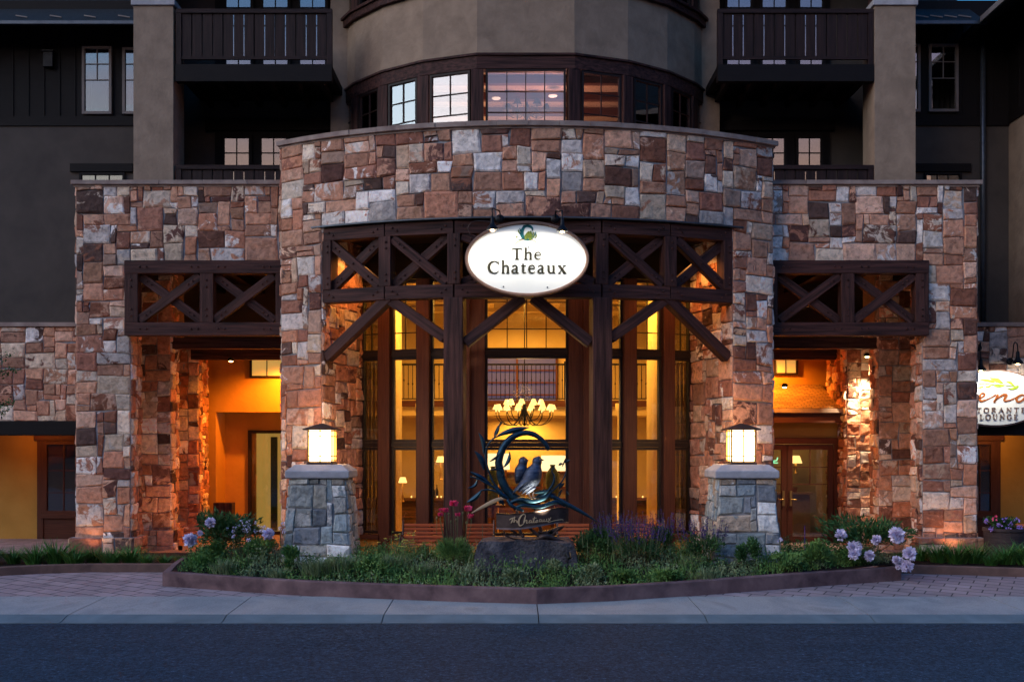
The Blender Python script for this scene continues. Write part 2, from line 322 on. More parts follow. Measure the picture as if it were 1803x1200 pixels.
# ------------------------------------------------------------------ stone laying
SIZES = [((3, 2), 9), ((4, 3), 9), ((3, 3), 8), ((2, 2), 5), ((4, 2), 8), ((2, 3), 4), ((5, 2), 4), ((2, 1), 3), ((3, 1), 3), ((1, 1), 1.5), ((1, 2), 3), ((2, 4), 1), ((5, 3), 3.5), ((4, 4), 2), ((5, 4), 1)]
def stones(mb, u0, u1, v0, v1, mp, holes=(), un=.15, relief=.03, seed=1, rough=.018, rag=.012, n0=.10):
    rr = random.Random(seed); nu = max(2, round((u1 - u0) / un)); nv = max(2, round((v1 - v0) / (un * .87)))
    us = [u0 + (u1 - u0) * i / nu for i in range(nu + 1)]; vs = [v0 + (v1 - v0) * j / nv for j in range(nv + 1)]
    fu, fv = {0, nu}, {0, nv}
    for a, b, c, d in holes:
        for q in (a, b):
            if u0 < q < u1: i = min(range(nu + 1), key=lambda k: abs(us[k] - q)); us[i] = q; fu.add(i)
        for q in (c, d):
            if v0 < q < v1: i = min(range(nv + 1), key=lambda k: abs(vs[k] - q)); vs[i] = q; fv.add(i)
    pt = {}
    for i in range(nu + 1):
        for j in range(nv + 1):
            ju = rr.uniform(-.028, .028) if i not in fu else rr.uniform(-.0, rag) * (-1 if i == 0 else 1 if i == nu else 0)
            jv = rr.uniform(-.024, .024) if j not in fv else 0
            pt[i, j] = (us[i] + ju, vs[j] + jv)
    occ = [[False] * nv for _ in range(nu)]
    for i in range(nu):
        for j in range(nv):
            cu, cv = (us[i] + us[i + 1]) / 2, (vs[j] + vs[j + 1]) / 2
            if any(a < cu < b and c < cv < d for a, b, c, d in holes): occ[i][j] = True
    names = [s for s, _ in SIZES]; wts = [k for _, k in SIZES]
    for j in range(nv):
        for i in range(nu):
            if occ[i][j]: continue
            a, b = rr.choices(names, wts)[0]
            if nu <= 6: a = min(a, 3)
            mw = 0
            while i + mw < nu and not occ[i + mw][j] and mw < a: mw += 1
            a = mw
            if i + a < nu and i + a + 1 >= nu and a < 4 and not occ[i + a][j]: a += 1
            mh = 0
            while j + mh < nv and mh < b and all(not occ[k][j + mh] for k in range(i, i + a)): mh += 1
            b = mh
            for k in range(i, i + a):
                for l in range(j, j + b): occ[k][l] = True
            g = .008; A, B, C, D = [list(pt[q]) for q in ((i, j), (i + a, j), (i + a, j + b), (i, j + b))]
            A[0] += g; D[0] += g; B[0] -= g; C[0] -= g; A[1] += g; B[1] += g; C[1] -= g; D[1] -= g
            W, H = B[0] - A[0], D[1] - A[1]; nx = max(3, round(W / n0)); ny = max(3, round(H / n0))
            pro = rr.uniform(0, .022); tx, ty = rr.uniform(-.02, .02), rr.uniform(-.02, .02); sd_ = rr.random() * 100
            o = (rr.random() * 90, rr.random() * 90, rr.random() * 90); V = []; G = []
            ts = [0, .07] + [k / nx for k in range(1, nx)] + [.93, 1]; tt = [0, .09] + [k / ny for k in range(1, ny)] + [.91, 1]
            for q in tt:
                for p in ts:
                    u = (A[0] * (1 - p) + B[0] * p) * (1 - q) + (D[0] * (1 - p) + C[0] * p) * q
                    v = (A[1] * (1 - p) + B[1] * p) * (1 - q) + (D[1] * (1 - p) + C[1] * p) * q
                    e = p in (0, 1) or q in (0, 1)
                    h = relief * (.35 if e else 1) + pro + tx * (p - .5) + ty * (q - .5)
                    if not e: h += rough * (nz(u * 3 + sd_, v * 3, 1) * 1.3 + nz(u * 8 + sd_, v * 8, 5) * .7)
                    else:
                        w_ = .006 * nz(u * 9, v * 9, sd_); u += w_; v += w_
                    V.append(mp(u, v, h)); G.append((u + o[0], v + o[1], h + o[2]))
            m_, n_ = len(ts), len(tt)
            Fs = [(y * m_ + x, y * m_ + x + 1, (y + 1) * m_ + x + 1, (y + 1) * m_ + x) for y in range(n_ - 1) for x in range(m_ - 1)]
            ring = [x for x in range(m_)] + [y * m_ + m_ - 1 for y in range(1, n_)] + [(n_ - 1) * m_ + x for x in range(m_ - 2, -1, -1)] + [y * m_ for y in range(n_ - 2, 0, -1)]
            b0 = len(V)
            for k in ring:
                q = G[k]; V.append(mp(q[0] - o[0], q[1] - o[1], -.012)); G.append((q[0], q[1], q[2] - .05))
            nr = len(ring); Fs += [(ring[(k + 1) % nr], ring[k], b0 + k, b0 + (k + 1) % nr) for k in range(nr)]
            mb.add(V, Fs, G, (rr.random(), rr.random(), rr.random()))
def plane_map(ox, oy, dx, dy):
    """u along (dx,dy) in plan, outward normal to the right of it"""
    ln = math.hypot(dx, dy); dx /= ln; dy /= ln; nx, ny = dy, -dx
    return lambda u, v, h: (ox + dx * u + nx * h, oy + dy * u + ny * h, v)

def pier(mb, x0, x1, y0, y1, z0, z1, seed, sides="FLR", plinth=None, rough=.018, un=.15, n0=.1):
    """rectangular masonry pier: backing core + laid stones on the named faces"""
    mb.m = 1; mb.box(x0, x1, y0, y1, z0, z1); mb.m = 0
    if 'F' in sides: stones(mb, 0, x1 - x0, z0, z1, plane_map(x0, y0, 1, 0), seed=seed, rough=rough, un=un, n0=n0)
    if 'R' in sides: stones(mb, 0, y1 - y0, z0, z1, plane_map(x1, y0, 0, 1), seed=seed + 1, rough=rough, un=un * .85, n0=n0)
    if 'L' in sides: stones(mb, 0, y1 - y0, z0, z1, plane_map(x0, y1, 0, -1), seed=seed + 2, rough=rough, un=un * .85, n0=n0)
    if plinth: pier(mb, x0 - .11, x1 + .11, y0 - .11, y1 + .02, z0, plinth, seed + 7, sides, None, rough, un)

# ------------------------------------------------------------------ windows
def window(parent, A, B, z0, z1, cols=2, rows=(), fw=.06, dep=.08, fm='frame', pm='glassrefl', mun=.022, vmin=None, vmax=None, sub=False, nm='window'):
    """frame with glazing bars between plan points A and B; rows are heights of horizontal bars"""
    A, B = Vector((*A, 0)), Vector((*B, 0)); t = (B - A).normalized(); n = Vector((t.y, -t.x, 0)); ln = (B - A).length
    def P(u, v, h=0): return A + t * u + n * h + Vector((0, 0, v))
    m = MB()
    m.beam(P(fw / 2, z0), P(fw / 2, z1), fw, dep, t); m.beam(P(ln - fw / 2, z0), P(ln - fw / 2, z1), fw, dep, t)
    for z in (z0 + fw / 2, z1 - fw / 2): m.beam(P(fw, z), P(ln - fw, z), dep * .97, fw, n)
    a = vmin if vmin is not None else z0 + fw; b = vmax if vmax is not None else z1 - fw
    for i in range(1, cols):
        u = fw + (ln - 2 * fw) * i / cols; m.beam(P(u, a), P(u, b), mun, .03, t)
    for z in rows: m.beam(P(fw, z), P(ln - fw, z), .026, mun, n)
    f = m.build(nm, M[fm], parent)
    g = MB(); h = -.012 if pm != 'none' else 0
    V = [P(fw * .8, z0 + fw * .8, h), P(ln - fw * .8, z0 + fw * .8, h), P(ln - fw * .8, z1 - fw * .8, h), P(fw * .8, z1 - fw * .8, h)]
    V += [p - n * .006 for p in V]; off = rnd.random() * 9
    g.add(V, [(0, 1, 2, 3), (7, 6, 5, 4), (0, 4, 5, 1), (1, 5, 6, 2), (2, 6, 7, 3), (3, 7, 4, 0)], [(p.x + off, p.y, p.z) for p in V])
    g.build('pane', M[pm], f); return f
def winpx(parent, x0, y0, x1, y1, d, **k):
    rows = [Zp(q, d) for q in k.pop('prow', ())]; vm = k.pop('pvmin', None)
    if vm: k['vmin'] = Zp(vm, d)
    return window(parent, (Xp(x0, d), d - 24), (Xp(x1, d), d - 24), Zp(y1, d), Zp(y0, d), rows=rows, **k)
def lamp(name, loc, energy, col, size=.08, typ='POINT', tgt=None, angle=70, blend=.6, parent=None):
    l = bpy.data.lights.new(name, typ); l.energy = energy * LK; l.color = col
    if typ == 'AREA': l.size = size
    else: l.shadow_soft_size = size
    if typ == 'SPOT': l.spot_size = rad(angle); l.spot_blend = blend
    o = bpy.data.objects.new(name, l); sc.collection.objects.link(o); o.location = loc
    if tgt is not None: o.rotation_euler = (Vector(tgt) - Vector(loc)).to_track_quat('-Z', 'Y').to_euler()
    return o
# ------------------------------------------------------------------ ground
ZF = -.12
def zg(d):
    pts = [(17.9, -.36), (19.6, -.30), (21.6, -.15), (23.5, ZF), (60, ZF)]
    if d <= pts[0][0]: return pts[0][1]
    for (a, p), (b, q) in zip(pts, pts[1:]):
        if d <= b: return p + (q - p) * (d - a) / (b - a)
    return ZF
def dgr(py):
    d = 20.
    for _ in range(30): d = (CZ - zg(d)) * F / (py - 790)
    return d
def sheet(name, xs, ds, zf, mat, kind='structure'):
    m = MB(); V = [(x, d - 24, zf(d)) for d in ds for x in xs]; k = len(xs)
    m.add(V, [(j * k + i, j * k + i + 1, (j + 1) * k + i + 1, (j + 1) * k + i) for j in range(len(ds) - 1) for i in range(k - 1)])
    return m.build(name, M[mat], kind=kind)
sheet('ground', [-900, 900], [-900, 900], lambda d: -.60, 'soil')
sheet('road', [-80, 80], [-12, 17.6], lambda d: -.45, 'asphalt')
sheet('plaza', [-40, 40], [19.5, 21.6, 23.5, 60], lambda d: zg(d) - .004, 'pavers')
JT = [-40, -20.6, -15.4, -12.7, -10.2, -7.6, -5.0, -2.43, .10, 2.82, 5.52, 8.2, 10.8, 13.4, 18.6, 40]
m = MB(); k = MB()
for a, b in zip(JT, JT[1:]):
    g = .009
    for mb, prof in ((m, [(17.93, -.8), (17.93, -.365), (17.96, -.358), (19.58, -.294), (19.60, -.8)]), (k, [(17.50, -.8), (17.50, -.437), (17.60, -.432), (17.80, -.378), (17.86, -.366), (17.915, -.364), (17.915, -.8)])):
        n = len(prof); V = [(x, d - 24, z) for x in (a + g, b - g) for d, z in prof]
        mb.add(V, [tuple(range(n)), tuple(range(2 * n - 1, n - 1, -1))] + [(i, n + i, n + i + 1, i + 1) for i in range(n - 1)])
m.build('pavement', M['concrete'], kind='structure'); k.build('gutter_kerb', M['gutter'], kind='structure')
# far hills behind the street: their silhouette shows in the window panes
m = MB(); V = []; nn = 90
for i in range(nn + 1):
    a = rad(150 + 240 * i / nn); a = rad(170) + rad(200) * i / nn
    h = 62 + 22 * nz(i * .13, 3, 1) + 9 * nz(i * .6, 1, 4) + 4 * nz(i * 2.1, 2, 2)
    h += 24 * max(0, 1 - abs(abs(math.cos(a)) - .40) / .14)
    if math.cos(a) > .5: h += 110 * min(1, (math.cos(a) - .5) * 4)
    c, s = math.cos(a), math.sin(a)
    V += [(c * 260, s * 260, -1), (c * 330, s * 330, h), (c * 420, s * 420, -1)]
m.add(V, [(3 * i + j, 3 * i + 3 + j, 3 * i + 4 + j, 3 * i + 1 + j) for i in range(nn) for j in (0, 1)])
m.build('hills', M['hill'], kind='structure')

# planting beds: soil sheets and their low walls
def interp(pts, n=24):
    out = []
    for (a, b) in zip(pts, pts[1:]):
        for i in range(n): t = i / n; out.append((a[0] + (b[0] - a[0]) * t, a[1] + (b[1] - a[1]) * t))
    return out + [pts[-1]]
front = []
for px, py in [(286, 1031), (480, 1045), (640, 1053), (800, 1059), (945, 1063), (1080, 1058), (1250, 1046), (1420, 1033), (1587, 1021)]:
    d = dgr(py); front.append((Xp(px, d), d))
bedL = (Xp(318, 22.3), 22.3); bedR = (Xp(1560, 22.6), 22.6)
line = interp([bedL] + front + [bedR], 6)
def kerb_wall(name, line, wd, h, mat, label, seedg=.4, base=None, cut=None):
    m = MB(); P = [Vector((x, d - 24, 0)) for x, d in line]; n = len(P); prof = []
    for i, p in enumerate(P):
        t = (P[min(i + 1, n - 1)] - P[max(i - 1, 0)]).normalized(); inn = Vector((-t.y, t.x, 0))
        z0 = zg(p.y + 24) - .15; z1 = zg(p.y + 24) + h; q = .012 * nz(i * .7, seedg, 0)
        prof.append([p + Vector((0, 0, z0)), p + Vector((0, 0, z1 - .02 + q * .3)), p + inn * .018 + Vector((0, 0, z1 + q * .3)), p + inn * (wd - .018) + Vector((0, 0, z1)), p + inn * wd + Vector((0, 0, z1 - .02)), p + inn * wd + Vector((0, 0, z0))])
    V = [v for r in prof for v in r]
    m.add(V, [(6 * i + j, 6 * i + 6 + j, 6 * i + 7 + j, 6 * i + 1 + j) for i in range(n - 1) for j in range(5)] + [tuple(range(6)), tuple(range(6 * n - 1, 6 * n - 7, -1))])
    return m.build(name, M[mat], label=label, cat='kerb wall')
kerb_wall('planter_wall', line, .17, .27, 'kerb', 'low rose concrete wall coming to a blunt point, round the central flower bed')
def soilz(x, d):
    t = max(0, min(1, (d - 19.2) / 2.6)); return zg(d) + .12 + .22 * t * t * (3 - 2 * t) + .03 * nz(x * 1.3, d * 1.3, 0)
def dfront(x):
    for a, b in zip(front, front[1:]):
        if a[0] <= x <= b[0]: return a[1] + (b[1] - a[1]) * (x - a[0]) / (b[0] - a[0])
    return 99
m = MB(); xs = [front[0][0] + .1 + (front[-1][0] - front[0][0] - .2) * i / 60 for i in range(61)]; V = []
for x in xs:
    a = dfront(x) + .1
    for j in range(13): d = a + (22.55 - a) * j / 12; V.append((x, d - 24, soilz(x, d) - (.22 if j == 12 else 0)))
m.add(V, [(13 * i + j, 13 * i + 13 + j, 13 * i + 14 + j, 13 * i + 1 + j) for i in range(60) for j in range(12)])
m.build('flower_bed_soil', M['soil'], kind='structure')
def strip_bed(pts, name, label, side):
    ln = [(Xp(px, dgr(py)), dgr(py)) for px, py in pts]; o = kerb_wall(name, interp(ln, 4), .14, .17, 'kerbbr', label)
    m = MB(); V = []
    for x, d in ln: V += [(x, d + .1 - 24, zg(d) + .10), (x, .55, zg(d) + .16), (x, 1.2, ZF + .03)]
    m.add(V, [(3 * i + j, 3 * i + 3 + j, 3 * i + 4 + j, 3 * i + 1 + j) for i in range(len(ln) - 1) for j in (0, 1)]); m.build('verge_soil', M['soil'], kind='structure')
strip_bed([(-260, 1018), (0, 1013), (70, 1009), (160, 1006.5), (300, 1006.5), (345, 1007)], 'kerb_wall', 'low brown stone kerb along the daylilies at the far left', -1)
strip_bed([(1572, 1008), (1640, 1010), (1740, 1013), (1830, 1016), (2080, 1026)], 'kerb_wall', 'low brown stone kerb along the daylilies at the far right', 1)

# ------------------------------------------------------------------ hotel
H = empty('hotel_building', (0, 0, ZF), 'stone and timber hotel with curved entrance tower, side porches and a round turret above', 'building')
SM = [M['stone'], M['mortar']]
RT, TCY = 10.43, 8.93          # outer radius and plan centre of the curved tower
def arc(r, a, z=0): a = rad(a); return Vector((r * math.sin(a), TCY - r * math.cos(a), z))
def arcmap(r): return lambda u, v, h: ((r + h) * math.sin(u / r), TCY - (r + h) * math.cos(u / r), v)
HA, EA = 25.1, 31.1; HZ = 7.12; TT = 9.0
def arcslab(m, r0, r1, a0, a1, z0, z1, n=24):
    V = []
    for i in range(n + 1):
        a = a0 + (a1 - a0) * i / n
        V += [arc(r1, a, z0), arc(r0, a, z0), arc(r0, a, z1), arc(r1, a, z1)]
    G = [(RT * rad(a0 + (a1 - a0) * (i // 4) / n), V[i].z, V[i].y) for i in range(len(V))]
    m.add(V, [(4 * i + j, 4 * i + 4 + j, 4 * i + 4 + (j + 1) % 4, 4 * i + (j + 1) % 4) for i in range(n) for j in range(4)] + [(3, 2, 1, 0), (4 * n, 4 * n + 1, 4 * n + 2, 4 * n + 3)], G)
# curved tower
m = MB(); m.m = 1
arcslab(m, RT - .62, RT, -EA, EA, HZ, TT)
for s in (-1, 1):
    P = [arc(RT, s * HA), arc(RT, s * (HA + 2)), arc(RT, s * (HA + 4)), arc(RT, s * EA), Vector((s * 5.39, 3.2, 0)), Vector((s * 5.12, 3.2, 0)), Vector((s * 5.12, 1.5, 0)), arc(8.55, s * 27.6), arc(8.55, s * 26.9)]
    P = [(p.x, p.y) for p in P]
    if s < 0: P = P[::-1]
    m.extr(P, -.4, HZ + .01)
m.m = 0; ua = RT * rad(EA); uh = RT * rad(HA)
stones(m, -ua, ua, -.4, TT - .02, arcmap(RT), [(-uh, uh, -9, HZ)], seed=11, rag=.012)
for s in (-1, 1):
    a = arc(RT, s * HA); b = arc(8.5, s * 26.8)
    if s < 0: stones(m, 0, (b - a).length, -.3, HZ, plane_map(a.x, a.y, b.x - a.x, b.y - a.y), seed=21, un=.145, rough=.03)
    else: stones(m, 0, (b - a).length, -.3, HZ, plane_map(b.x, b.y, a.x - b.x, a.y - b.y), seed=22, un=.145, rough=.03)
    if s < 0: stones(m, 0, 2.4, -.3, TT - .02, plane_map(-5.39, 2.4, 0, -1), seed=23)
    else: stones(m, 0, 2.4, -.3, TT - .02, plane_map(5.39, 0, 0, 1), seed=24)
for s in (-1, 1): m.m = 1; m.box(s * 5.0, s * 5.39, 0.02, 3.2, HZ, TT)
m.build('tower_wall', SM, H)
m = MB(); nseg = 18
for i in range(nseg):
    a = -EA - .5 + (2 * EA + 1) * i / nseg; b = -EA - .5 + (2 * EA + 1) * (i + 1) / nseg
    arcslab(m, RT - .72, RT + .10 + .008 * (i % 3), a + .02, b - .02, TT, TT + .10, 3)
for s in (-1, 1): m.box(s * 4.92, s * 5.48, .04, 3.2, TT + .002, TT + .098)
m.build('parapet_cap', M['cap'], H)
m = MB(); arcslab(m, RT - .66, RT + .05, -EA - .3, EA + .3, TT - .05, TT - .002); m.build('parapet_ledge', M['cap'], H)
m = MB(); arcslab(m, RT - .3, RT + .075, -HA - 1.3, HA + 1.3, HZ - .012, HZ + .018); m.build('lintel_flashing', M['steel'], H)
# roof slab of the tower and soffit over the bay
m = MB(); m.extr([(arc(RT - .63, a).x, arc(RT - .63, a).y) for a in range(-30, 31, 5)] + [(5.0, 6), (-5.0, 6)], 8.1, 8.25); m.build('flat_roof', M['roof'], H)
m = MB(); m.extr([(arc(RT - .35, a).x, arc(RT - .35, a).y) for a in range(-25, 26, 5)] + [(arc(8.2, a).x, arc(8.2, a).y) for a in range(26, -27, -4)], 7.0, 7.1); m.build('soffit', M['wooddk'], H)

# timber frame in the tower opening
RB = RT - .15; VA = [-HA, -16.8, -8.5, 8.5, 16.8, HA]
def bolts(m, pts, nrm):
    for p in pts: m.bolt(p, nrm)
for nm, zc, hh in (('top_chord', 6.955, .27), ('bottom_chord', 5.63, .28)):
    for a, b in zip(VA, VA[1:]):
        m = MB(); A, B = arc(RB, a, zc), arc(RB, b, zc); t = (B - A).normalized(); n = Vector((t.y, -t.x, 0)); m.beam(A, B, .30, hh, n)
        for u in (.16, .26, (B - A).length - .26, (B - A).length - .16):
            if u > .3 or True: bolts(m, [A + t * u + n * .15 + Vector((0, 0, .03 * (1 if int(u * 10) % 2 else -1)))], n)
        m.build(nm, M['wood'], H, bev=.012)
zb, zt = 5.77, 6.82
for i, a in enumerate(VA):
    wd = .27 if 0 < i < 5 else .22; m = MB(); aa = a * (.975 if i in (0, 5) else 1); p = arc(RB + .01, aa); n = (p - Vector((0, TCY, 0))).normalized(); t = Vector((-n.y, n.x, 0))
    m.beam(p + Vector((0, 0, zb)), p + Vector((0, 0, zt)), wd, .29, t)
    for z in (zb + .12, zb + .25, zt - .25, zt - .12): bolts(m, [p + n * .145 + Vector((0, 0, z)) + t * .03], n)
    m.build('post', M['wood'], H, bev=.012)
for a, b in zip(VA, VA[1:]):
    A, B = arc(RB, a), arc(RB, b); t = (B - A).normalized(); n = Vector((t.y, -t.x, 0)); A = A + t * .15; B = B - t * .15
    for q, (p0, p1) in enumerate((((A, zb + .04), (B, zt - .04)), ((A, zt - .04), (B, zb + .04)))):
        m = MB(); off = n * (.05 if q else -.03); u, v = p0[0] + Vector((0, 0, p0[1])) + off, p1[0] + Vector((0, 0, p1[1])) + off
        m.beam(u, v, .20, .15 if q else .149, Vector((0, 0, 1)).cross(n).cross(v - u).cross(v - u))
        dd = (v - u).normalized(); ln = (v - u).length
        if q: bolts(m, [u + dd * x + n * .075 for x in (.2, .32, ln / 2, ln - .32, ln - .2)], n)
        else: bolts(m, [u + dd * x + n * .075 for x in (.2, .32, ln - .32, ln - .2)], n)
        m.build('cross_brace', M['wood'], H, bev=.01)
for s in (-1, 1):
    p = arc(RB, s * 8.5); n = (p - Vector((0, TCY, 0))).normalized(); m = MB(); m.beam(p + Vector((0, 0, -.3)), p + Vector((0, 0, 5.49)), .41, .40, Vector((-n.y, n.x, 0)))
    m.build('column', M['wood'], H, bev=.018)
    v2 = arc(RB, s * 16.8, 5.50); e = arc(RB, s * 24.9, 4.32); c = arc(RB, s * 9.6, 4.66); ci = arc(RB + .0, s * 7.3, 4.55); cm = Vector((s * .10, arc(RB, 7).y - .02, 5.50))
    for k, (u, v) in enumerate(((e, v2 + (e - v2).normalized() * -.1), (c, v2 + Vector((-s * .05, 0, .02))), (ci, cm))):
        m = MB(); tt = (v - u); nn_ = Vector((u.x + v.x, u.y + v.y - 2 * TCY, 0)).normalized(); m.beam(u, v, .22, .24 + .003 * k, nn_.cross(tt)); m.build('knee_brace', M['wood'], H, bev=.014)

# glazed bay behind the timber frame
RG = 8.5; GA = [-27.2, -22.3, -15.8, -9.5, 9.5, 15.8, 22.3, 27.2]
ZS, Z1, Z2, ZTp = .40, 2.46, 4.52, 6.2
for i in range(8):
    p = arc(RG, GA[i]); n = (p - Vector((0, TCY, 0))).normalized(); m = MB()
    m.beam(p + Vector((0, 0, -.2)), p + Vector((0, 0, ZTp)), .30 if 0 < i < 7 else .16, .26, Vector((-n.y, n.x, 0))); m.build('mullion', M['woodred'], H, bev=.01)
for a, b in zip(GA, GA[1:]):
    A, B = arc(RG, a), arc(RG, b); t = (B - A).normalized(); n = Vector((t.y, -t.x, 0)); L_ = (B - A).length; cen = abs(a + b) < 1
    i0 = .14 if a != GA[0] else .07; i1 = .14 if b != GA[-1] else .07
    if cen:
        for s in (0, 1):
            u = .14 + .15 if s == 0 else L_ - .29; m = MB(); q = A + t * u - n * .02
            m.beam(q + Vector((0, 0, -.2)), q + Vector((0, 0, ZTp)), .34, .18, t); m.build('panel', M['woodred'], H, bev=.006)
        i0 = i1 = .46
    A2, B2 = A + t * i0 - n * .03, B - t * i1 - n * .03
    m = MB(); m.box(0, 0, 0, 0, 0, 0) if 0 else None
    q0, q1 = A + t * .1 + n * .02, B - t * .1 + n * .02
    m.beam(q0 + Vector((0, 0, ZS - .07)), q1 + Vector((0, 0, ZS - .07)), .36, .10, n); m.build('sill', M['woodred'], H, bev=.01)
    m = MB(); m.beam(q0 + Vector((0, 0, .08)), q1 + Vector((0, 0, .08)), .2, .40, n); m.build('plinth', M['stuccow'], H)
    pm = 'glass' if cen or abs(a + b) > 44 or 1 else 'glassdim'
    if abs(a + b) > 44: pm = 'glassdim'
    m = MB(); m.beam(A - n * .02 + Vector((0, 0, ZTp + .42)), B - n * .02 + Vector((0, 0, ZTp + .42)), .16, .80, n); m.build('header_panel', M['wooddk'], H)
    kk = dict(fw=.065, dep=.10, pm=pm)
    window(H, (A2.x, A2.y), (B2.x, B2.y), ZS, Z1 - .07, cols=1, **kk)
    window(H, (A2.x, A2.y), (B2.x, B2.y), Z1 + .04, Z2 - .07, cols=1, **kk)
    window(H, (A2.x, A2.y), (B2.x, B2.y), Z2 + .04, ZTp, cols=4 if cen else 2, rows=(5.05, 5.65) if cen else (5.0, 5.6), **kk)
    for z in (Z1 - .015, Z2 - .015):
        m = MB(); m.beam(A2 + Vector((0, 0, z)), B2 + Vector((0, 0, z)), .14, .105, n); m.build('transom', M['frame'], H, bev=.006)

# wings with their porches
WY, WT = .6, 8.30
for s in (-1, 1):
    xo, xi = s * 10.15, s * 8.93; a, b = min(xo, xi), max(xo, xi)
    lo, hi = min(xo, s * 5.3), max(xo, s * 5.3)
    m = MB(); m.m = 1
    hole = (xi - lo, hi - lo, -9, 6.56) if s < 0 else (0, xi - lo, -9, 6.56)
    m.box(lo, hi, WY, WY + .65, 6.56, WT); m.box(a, b, WY, WY + .65, -.45, 6.57); m.m = 0
    stones(m, 0, hi - lo, -.45, WT, plane_map(lo, WY, 1, 0), [hole], seed=31 + s)
    side = 'R' if s < 0 else 'L'; other = 'L' if s < 0 else 'R'
    mx = plane_map(xi, WY, 0, 1) if s < 0 else plane_map(xi, WY + .65, 0, -1)
    stones(m, 0, .65, -.45, 6.56, mx, seed=33 + s, un=.14, rough=.03)
    mo = plane_map(xo, WY + 4.9, 0, -1) if s < 0 else plane_map(xo, WY, 0, 1)
    m.m = 1; m.box(s * 9.75, s * 10.15, WY + .65, WY + 4.9, -.45, WT); m.m = 0
    stones(m, 0, 4.9, -.45, WT, mo, seed=35 + s, n0=.2)
    pier(m, a - .11, b + .11, WY - .11, WY + .70, -.45, .36, 41 + s, 'FLR', rough=.03)
    m.build('wing_wall', SM, H)
    m = MB(); x = lo - (.1 if s < 0 else 0); xe = hi + (.1 if s > 0 else 0)
    if s < 0: xe = -5.30
    else: x = 5.30
    for i in range(5): q0 = x + (xe - x) * i / 5; q1 = x + (xe - x) * (i + 1) / 5; m.box(q0 + .002, q1 - .002, WY - .10 - .006 * (i % 2), WY + .75, WT, WT + .09)
    m.box(s * 9.66, s * 10.25, WY + .752, WY + 5, WT, WT + .088); m.build('parapet_cap', M['cap'], H)
    m = MB(); m.box(x + .05, xe - .05, WY - .05, WY + .70, WT - .05, WT - .001); m.build('parapet_ledge', M['cap'], H)
    m = MB(); m.box(min(s * 5.3, s * 9.8), max(s * 5.3, s * 9.8), WY + .6, 5.2, 7.7, 7.85); m.build('flat_roof', M['roof'], H)
    m = MB(); m.box(s * 5.4, s * 9.7, WY + .66, 6.4, 6.75, 6.85)
    for q in range(4): m.box(s * (5.9 + q * 1.05), s * (6.05 + q * 1.05), WY + .7, 6.3, 6.5, 6.748)
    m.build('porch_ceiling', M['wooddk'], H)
    # timber lattice over the opening
    x0, x1 = (s * 9.02, s * 5.40) if s < 0 else (5.40, 9.02); yb = WY - .02
    def fr(nm, A, B, w_, h_, y, d_, bl=()):
        m = MB(); A = Vector((A[0], y, A[1])); B = Vector((B[0], y, B[1])); t = (B - A).normalized(); m.beam(A, B, w_, d_, t.cross(Vector((0, 1, 0)))); n = Vector((0, -1, 0)); ln = (B - A).length
        for u in bl: bolts(m, [A + t * (u if u > 0 else ln + u) + n * (d_ / 2)], n)
        m.build(nm, M['wood'], H, bev=.012)
    fr('top_chord', (x0, 6.43), (x1, 6.43), .29, 0, yb, .30, (.35, .5, 1.5, 1.65, 2.1, 2.25, -.5, -.35))
    fr('bottom_chord', (x0, 5.04), (x1, 5.04), .29, 0, yb, .30, (.35, .5, 1.5, 1.65, 2.1, 2.25, -.5, -.35))
    cxm = x0 + 1.84 if s < 0 else x1 - 1.84 + .02
    px = [x0 + .15, cxm, x1 - .12] if s < 0 else [x0 + .12, cxm, x1 - .15]
    for q, xx in enumerate(px): fr('post', (xx, 5.185), (xx, 6.285), .30 if q != (2 if s < 0 else 0) else .22, 0, yb, .28, (.15, .3, -.3, -.15))
    for p0, p1 in zip(px, px[1:]):
        p0 += .16; p1 -= .16
        fr('cross_brace', (p0, 5.24), (p1, 6.24), .2, 0, yb - .04, .13, (.2, .32, -.32, -.2))
        fr('cross_brace', (p0, 6.24), (p1, 5.24), .2, 0, yb + .05, .131, (.2, .32, -.32, -.2))
    # inner stone piers, cross beams and back wall
    m = MB(); pier(m, *( (-9.53, -8.76) if s < 0 else (8.72, 9.53)), 2.9, 3.5, -.5, 6.75, 51 + s, 'FLR', .36, .035)
    m.build('inner_pier', SM, H)
    m = MB(); pier(m, *((-9.35, -8.66) if s < 0 else (8.30, 8.98)), 5.0 if s < 0 else 4.1, 5.8, -.3, 5.0, 61 + s, 'FLR', None, .05, .14 if s < 0 else .12, .05); m.build('inner_pier', SM, H)
    m = MB(); m.box(s * 5.4, s * 8.78, 2.95, 3.25, 4.83, 5.10); m.build('beam', M['wood'], H, bev=.01)
    m = MB(); m.box(s * 5.4, s * 8.85, 4.90, 5.15, 4.72, 5.0); m.build('beam', M['wood'], H, bev=.01)
    m = MB(); m.box(s * 9.6, s * 9.75, WY + .66, 6.5, -.3, 6.76); m.build('side_wall', M['stuccow'], H)
    m = MB(); m.box(s * 5.25, s * 5.40, 3.2, 6.6, -.3, 6.76); m.build('side_wall', M['stuccow'], H)
